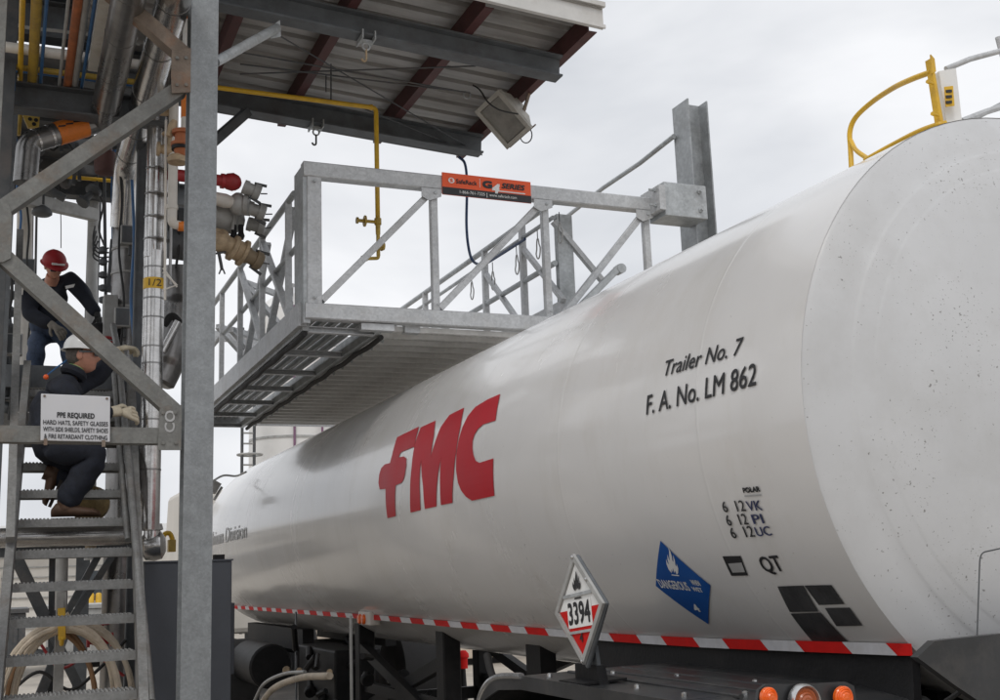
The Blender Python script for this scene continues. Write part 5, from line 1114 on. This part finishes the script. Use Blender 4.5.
def person(lab, base, J, E, mats_of, head_c, fwd, up, extra_mats, hs_=1.):
    root = thing('person', lab, 'person', base)
    vs, fs = skin_mesh(J, E, 2); b = MB(); b.add(vs, fs)
    # clothing by nearest limb, small folds in the cloth
    for i, v in enumerate(b.v):
        b.v[i] = v + V(math.sin(v.z*41+v.x*17), math.sin(v.x*37+v.z*23), math.sin(v.y*31+v.x*29))*.006
    for k, f in enumerate(b.f):
        c = sum((b.v[i] for i in f), V(0,0,0))/len(f); best = None
        for (ia, ib), mi in zip(E, mats_of):
            a, q = Vector(J[ia][0]), Vector(J[ib][0]); t = max(0, min(1, (c-a).dot(q-a)/max(1e-9, (q-a).length_squared))); dd = (c-a.lerp(q, t)).length
            if best is None or dd < best[0]: best = (dd, mi)
        b.m[k] = best[1]
    b.cur = 0; fr_ = head_mesh(b, head_c, fwd, up, hs_)
    b.build('body', extra_mats, root, True); return root, fr_
W = lambda px, py, Y: at(px, py, Y=Y)
# --- crouching worker in white hard hat (mats: 0 skin, 1 coverall, 2 boots)
Yp = 8.25
hc = W(83,356,Yp); neck = W(73,374,Yp)
J = [(W(46,440,Yp), (.2,.19)), (W(50,415,Yp), (.2,.21)), (W(58,396,Yp), (.18,.19)), (W(66,384,Yp), (.12,.14)), (neck, .07),          #0-4 pelvis..neck
     (W(64,391,Yp-.18), .085), (W(88,418,Yp-.2), .072), (W(106,413,Yp-.12), .055), (W(113,412,Yp-.1), .045),   #5-8 near arm
     (W(74,388,Yp+.18), .085), (W(102,374,Yp+.22), .07), (W(109,355,Yp+.26), .052), (W(112,350,Yp+.27), .045), #9-12 far arm
     (W(52,446,Yp-.1), .145), (W(98,453,Yp-.12), .11), (W(80,480,Yp-.1), .095), (W(63,507,Yp-.08), .088),       #13-16 near leg
     (W(50,448,Yp+.12), .14), (W(84,474,Yp+.16), .1), (W(62,478,Yp+.14), .08), (W(52,474,Yp+.12), .068)]    #17-20 far leg
E = [(0,1),(1,2),(2,3),(3,4),(3,5),(5,6),(6,7),(7,8),(3,9),(9,10),(10,11),(11,12),(0,13),(13,14),(14,15),(15,16),(0,17),(17,18),(18,19),(19,20)]
mo = [1]*20
fwd = V(.96,-.26,-.03); upv = V(-.08,0,1)
w1, (f, r, u) = person('person in navy coverall and white hard hat crouching on the stair and gripping the rail', W(60,514,Yp), J, E, mo, hc, fwd, upv, [skin, navy], 1.)
b = MB(); b.tube([hc-u*.05-f*.02, hc-u*.09-f*.03, neck+V(0,0,-.02)], [.05,.052,.056], 14); b.build('neck', skin, w1, True)
hat(w1, hc+u*.015, f, r, u, hatw, 1.0)
b = MB(); b.ball(hc+u*.01-f*.02, .097, .082, .095, 16, 10, Matrix((f,r,u)).transposed()); b.v = [v for v in b.v]; 
b2 = MB(); b2.add([v if (v-hc).dot(f) < .02 else v-f*((v-hc).dot(f)-.02) for v in b.v], b.f); b2.build('hair', hair, w1, True)
b = MB(); ge = hc+u*.012
for sg_ in (-1,1):
    b.plate([ge+f*.094+r*.005*sg_+u*.018, ge+f*.09+r*.06*sg_+u*.018, ge+f*.088+r*.058*sg_-u*.02, ge+f*.097+r*.01*sg_-u*.018], f*.006); b.bar(ge+f*.09+r*.064*sg_+u*.01, ge-f*.01+r*.085*sg_+u*.005, .008, .012)
b.build('safety_glasses', glassm, w1)
na = (hc-u*.06-f*.03-neck).normalized(); n1 = na.orthogonal().normalized(); n2 = na.cross(n1)
b = MB(); b.tube([neck+na*.035+(n1*math.cos(t)+n2*math.sin(t))*.054 for t in [j*math.pi/8 for j in range(17)]], .014, 8); b.build('collar', lime, w1, True)
b = MB(); b.tube([neck+na*.008+(n1*math.cos(t)+n2*math.sin(t))*.06 for t in [j*math.pi/8 for j in range(17)]], .034, 8); b.build('jacket_collar', navy, w1, True)
b = MB(); b.tube(smoothline([hc-f*.09-u*.02, W(56,368,Yp-.05), W(46,376,Yp-.12)]), .006, 6); b.build('earplug_cord', bluep, w1, True)
b = MB(); b.ball(W(46,377,Yp-.14), .018); b.build('earplug', mat('orange_plastic', (.8,.12,.02), .4), w1, True)
glove(w1, W(113,413,Yp-.1), V(1,.0,.05), V(.1,.9,-.45), glovew, 1.25, 1.15, -1)
glove(w1, W(112,352,Yp+.26), V(.85,.1,.35), V(.45,.3,-.85), glovew, 1.25, 1.1, -1)
def bootm(parent, ankle, d, up, s=1., matl=boot):
    d = Vector(d).normalized(); u = Vector(up); u = (u-d*u.dot(d)).normalized(); a = Vector(ankle); n = 14
    b = MB(); rows = [(-.085,.035,.05,.0),(-.06,.043,.085,.0),(0,.046,.10,0),(.06,.047,.075,0),(.12,.052,.058,0),(.17,.046,.05,0),(.2,.03,.035,0),(.21,.008,.015,0)]
    x = d.cross(u); o = 0
    for L, w_, h, z in rows:
        for j in range(n):
            t = 2*math.pi*j/n; b.v.append(a+(d*L+x*w_*math.cos(t)+u*(-.075+max(-.012, h*(.5+.5*math.sin(t)))))*s)
    for i in range(len(rows)-1):
        for j in range(n): b.f.append([i*n+j, i*n+(j+1)%n, (i+1)*n+(j+1)%n, (i+1)*n+j]); b.m.append(0)
    b.f.append(list(range(n))); b.m.append(0)
    b.tube([a+u*-.03, a+u*.03], [.052*s,.056*s], 12); bo = b.build('boot', matl, parent, True)
    b = MB(); k = 18; pts = [a+(d*(.062+.148*math.cos(t))+x*(.05+.006*math.cos(t))*math.sin(t)-u*.082)*s for t in [2*math.pi*j/k for j in range(k)]]
    b.plate(pts, -u*.022*s); b.build('sole', sole, bo)
bootm(w1, W(66,505,Yp-.08), V(1,-.15,.0), V(0,0,1), 1.05); bootm(w1, W(49,473,Yp+.12), V(-.35,.05,-.9), V(-1,0,.35), 1.0)
# --- standing worker in red hard hat bending over
Yq = 10.6
hc = W(54,266,Yq-.16); neck = W(52,280,Yq-.06)
J = [(W(46,334,Yq+.12), (.18,.15)), (W(46,312,Yq+.1), (.20,.16)), (W(49,294,Yq+.04), (.22,.16)), (W(52,283,Yq-.02), (.15,.12)), (neck, .06),
     (W(34,287,Yq), .1), (W(28,313,Yq-.06), .08), (W(44,322,Yq-.16), .058), (W(52,325,Yq-.2), .045),
     (W(70,278,Yq), .1), (W(86,298,Yq-.05), .075), (W(95,311,Yq-.12), .052), (W(98,314,Yq-.13), .042),
     (W(38,336,Yq+.08), .10), (W(35,372,Yq+.0), .085), (W(34,412,Yq+.05), .07),
     (W(66,338,Yq+.08), .10), (W(69,372,Yq+.0), .085), (W(70,412,Yq+.05), .07)]
J = [(v, r) for v, r in J]
for i in (15, 18): v = J[i][0]; J[i] = (V(v.x, v.y, LZ+.1), .07)
for i in (14, 17): v = J[i][0]; J[i] = (V(v.x, v.y-.03, LZ+.42), .08)
E = [(0,1),(1,2),(2,3),(3,4),(3,5),(5,6),(6,7),(7,8),(3,9),(9,10),(10,11),(11,12),(0,13),(13,14),(14,15),(0,16),(16,17),(17,18)]
mo = [1]*12+[2]*6
w2, (f, r, u) = person('person in navy jacket, jeans and red hard hat bending over on the landing', W(50,358,Yq), J, E, mo, hc, V(.26,-.80,-.55), V(-.05,-.35,1), [skin, navy, jean], .92)
b = MB(); b.tube([hc-u*.09-f*.01, neck, neck+(neck-hc)*.2], [.055,.06,.065], 12); b.build('neck', skin, w2, True)
hh = hat(w2, hc+u*.008, f, r, u, hatr, .93)
b = MB(); 
for sg_ in (-1,1): b.plate([hc+f*.094+r*.006*sg_+u*.018, hc+f*.084+r*.058*sg_+u*.016, hc+f*.083+r*.054*sg_-u*.018, hc+f*.096+r*.01*sg_-u*.018], f*.006)
b.build('safety_glasses', glassm, w2)
b = MB(); c = hc+u*.06+f*.112; b.plate([c-r*.055+u*.0, c+r*.055+u*.012, c+r*.055-u*.004, c-r*.055-u*.014], f*.012); b.build('hat_stripe', whitem, hh)
b = MB(); c = W(70,287,Yq-.18); b.plate([c+V(-.04,0,.005), c+V(.04,0,.03), c+V(.03,0,.0), c+V(-.035,0,-.02)], V(0,-.006,0)); b.build('chest_patch', whitem, w2)
glove(w2, W(52,324,Yq-.2), V(.6,-.4,-.6), V(.1,.8,-.5), gloveg, 1.05, .8, 1)
glove(w2, W(97,313,Yq-.13), V(.25,-.3,-.9), V(-.2,-.3,-.6), gloveb, 1.1, .9, -1)
for i in (15, 18): bootm(w2, J[i][0]+V(0,0,.01), V(.1,-1,0), V(0,0,1), 1.0)

# ------------------------------------------------------------------ background
wh = thing('warehouse', 'long low beige warehouse far beyond the stair and the trailer', 'building', (10, 46, 0))
part('wall', beige2, wh, lambda b: b.box(-12, 34, 46, 60, 0, 3.4))
part('roof', fasc, wh, lambda b: b.plate([(-13, 45.2, 3.4), (-13, 53, 4.3), (-13, 61, 3.4)], (48,0,0)))
for k in range(9): part('siding_rib', greyp, wh, lambda b: b.box(-12, 34, 45.94, 45.99, .25+k*.36, .29+k*.36))
for k in range(10):
    x = -10+k*4.2
    wn = part('window', whitep, wh, lambda b: b.box(x-.06, x+1.46, 45.9, 45.93, 1.1, 2.3)); part('pane', glassw, wn, lambda b: b.box(x, x+1.4, 45.87, 45.899, 1.16, 2.24))
for k, (x, y, wd, hh_, lab, mt) in enumerate(((5.4, 20, 3.2, 1.55, 'beige storage container seen under the trailer belly', beige), (9.6, 19, 3.6, 1.2, 'second low beige container seen between the trailer wheels and legs', beige), (.9, 26, 3.2, 1.2, 'grey equipment skid far behind the stair', greyp), (-1.2, 24, 1.6, 1.2, 'dark equipment skid at far left behind the hoses', dark))):
    t = thing('storage_container', lab, 'container', (x, y, 0)); part('shell', mt, t, lambda b: b.box(x, x+wd, y, y+2.4, .12, hh_), bevel=.02)
    part('lid', mt, t, lambda b: b.box(x-.05, x+wd+.05, y-.05, y+2.45, hh_+.001, hh_+.08)); part('skid', black, t, lambda b: (b.box(x+.1, x+wd-.1, y+.2, y+.4, 0, .119), b.box(x+.1, x+wd-.1, y+2, y+2.2, 0, .119)))
    for i in range(int(wd/.4)):
        part('rib', mt, t, lambda b: b.box(x+.2+i*.4, x+.26+i*.4, y-.03, y-.001, .2, hh_-.05))
for k, px in enumerate((91, 98.5)):
    p = at(px, 600, Y=38); tag(MB().lathe((p.x, 38, 0), (0,0,1), [(0,.09),(1.42,.09),(1.46,.06),(1.47,.01)], 12).build('bollard', yellow, None, True), ('left' if k == 0 else 'right')+' yellow bollard of the pair seen behind the stair', 'bollard', 'yellow bollards behind the stair')
rd = thing('red_drum', 'small red drum seen under the trailer beyond the chassis', 'drum', at(463,700,Y=14))
p = at(463,662,Y=14); b = MB(); b.lathe((p.x, 14, p.z-.5), (0,0,1), [(.42,.06),(.54,.06),(.56,.08),(.6,.075),(.64,.04)], 14); b.build('body', refr, rd, True); b = MB(); b.lathe((p.x, 14, 0), (0,0,1), [(0,.14),(.04,.14),(.05,.05),(p.z-.081,.03)], 12); b.build('stand', black, rd, True)
for k, (px, lab, ym) in enumerate(((293,'white storage silo beyond the cage, nearest the tank',40), (262,'slimmer pale silo left of the white silo beyond the cage',44))):
    p = at(px, 450, Y=ym); r_ = 1.5 if k == 0 else .5
    t = thing('storage_silo', lab, 'silo', (p.x, ym, 0), 'pale silos beyond the loading cage'); b = MB(); b.lathe((p.x, ym, 0), (0,0,1), [(0,r_),(11,r_),(11.6,r_*.5),(11.8,.05)], 36); b.build('shell', silo, t, True)
    b = MB()
    for j in range(6): b.lathe((p.x, ym, 1.8*j+1), (0,0,1), [(0,r_),(.0,r_+.03),(.08,r_+.03),(.08,r_)], 36)
    b.build('hoop', greyp, t, True)
    part('line', mat('purple_line', (.2,.1,.17), .6), t, lambda b: b.tube([V(p.x-.2*r_, ym-r_-.05, 0), V(p.x-.2*r_, ym-r_-.05, 11)], .04, 6))
    part('line', MATS['purple_line'], t, lambda b: b.tube([V(p.x+.45*r_, ym-r_-.0, 0), V(p.x+.45*r_, ym-r_-.0, 11)], .04, 6))
lt = thing('caged_ladder', 'slender caged ladder mast seen below the far end of the cage', 'ladder', at(248,470,Y=38)); p = at(248,470,Y=38)
part('rail', dark, lt, lambda b: [b.tube([V(p.x+d_, 38, 0), V(p.x+d_, 38, 10)], .05, 6) for d_ in (-.2, .2)])
for i in range(14): part('rung', greyp, lt, lambda b: b.tube([V(p.x-.2, 38, 4+i*.35), V(p.x+.2, 38, 4+i*.35)], .03, 6))
for i in range(5): part('cage_hoop', greyp, lt, lambda b: b.tube([V(p.x+.4*math.cos(t), 37.7+.4*math.sin(t), 4.6+i*1.1) for t in [j*math.pi/8 for j in range(17)]], .035, 6))
# ground hose in front of the belly gear
hs1 = tag(MB().tube(smoothline([at(255,715,X=2.2), at(272,690,X=2.2), at(300,678,X=2.25), at(330,676,X=2.3)]), .028, 10).build('ground_hose', hosem, None, True), 'pale hose curving up beneath the trailer belly, lower of the pair', 'hose', 'hoses under the trailer belly')
hs2 = tag(MB().tube(smoothline([at(254,702,X=2.3), at(264,684,X=2.3), at(284,674,X=2.35), at(305,672,X=2.4)]), .016, 10).build('ground_hose', greyp, None, True), 'thinner grey hose curving up beneath the trailer belly, upper of the pair', 'hose', 'hoses under the trailer belly')
# structures left and behind the camera that the white tank mirrors
nb = thing('process_building', 'long brown process building left of the stair outside the picture', 'building', (-12, 8, 0))
part('wall', beige, nb, lambda b: b.box(-16, -9, -14, 34, 0, 2.6)); part('roof', darkg, nb, lambda b: b.box(-16.3, -8.7, -14.3, 34.3, 2.601, 2.85))
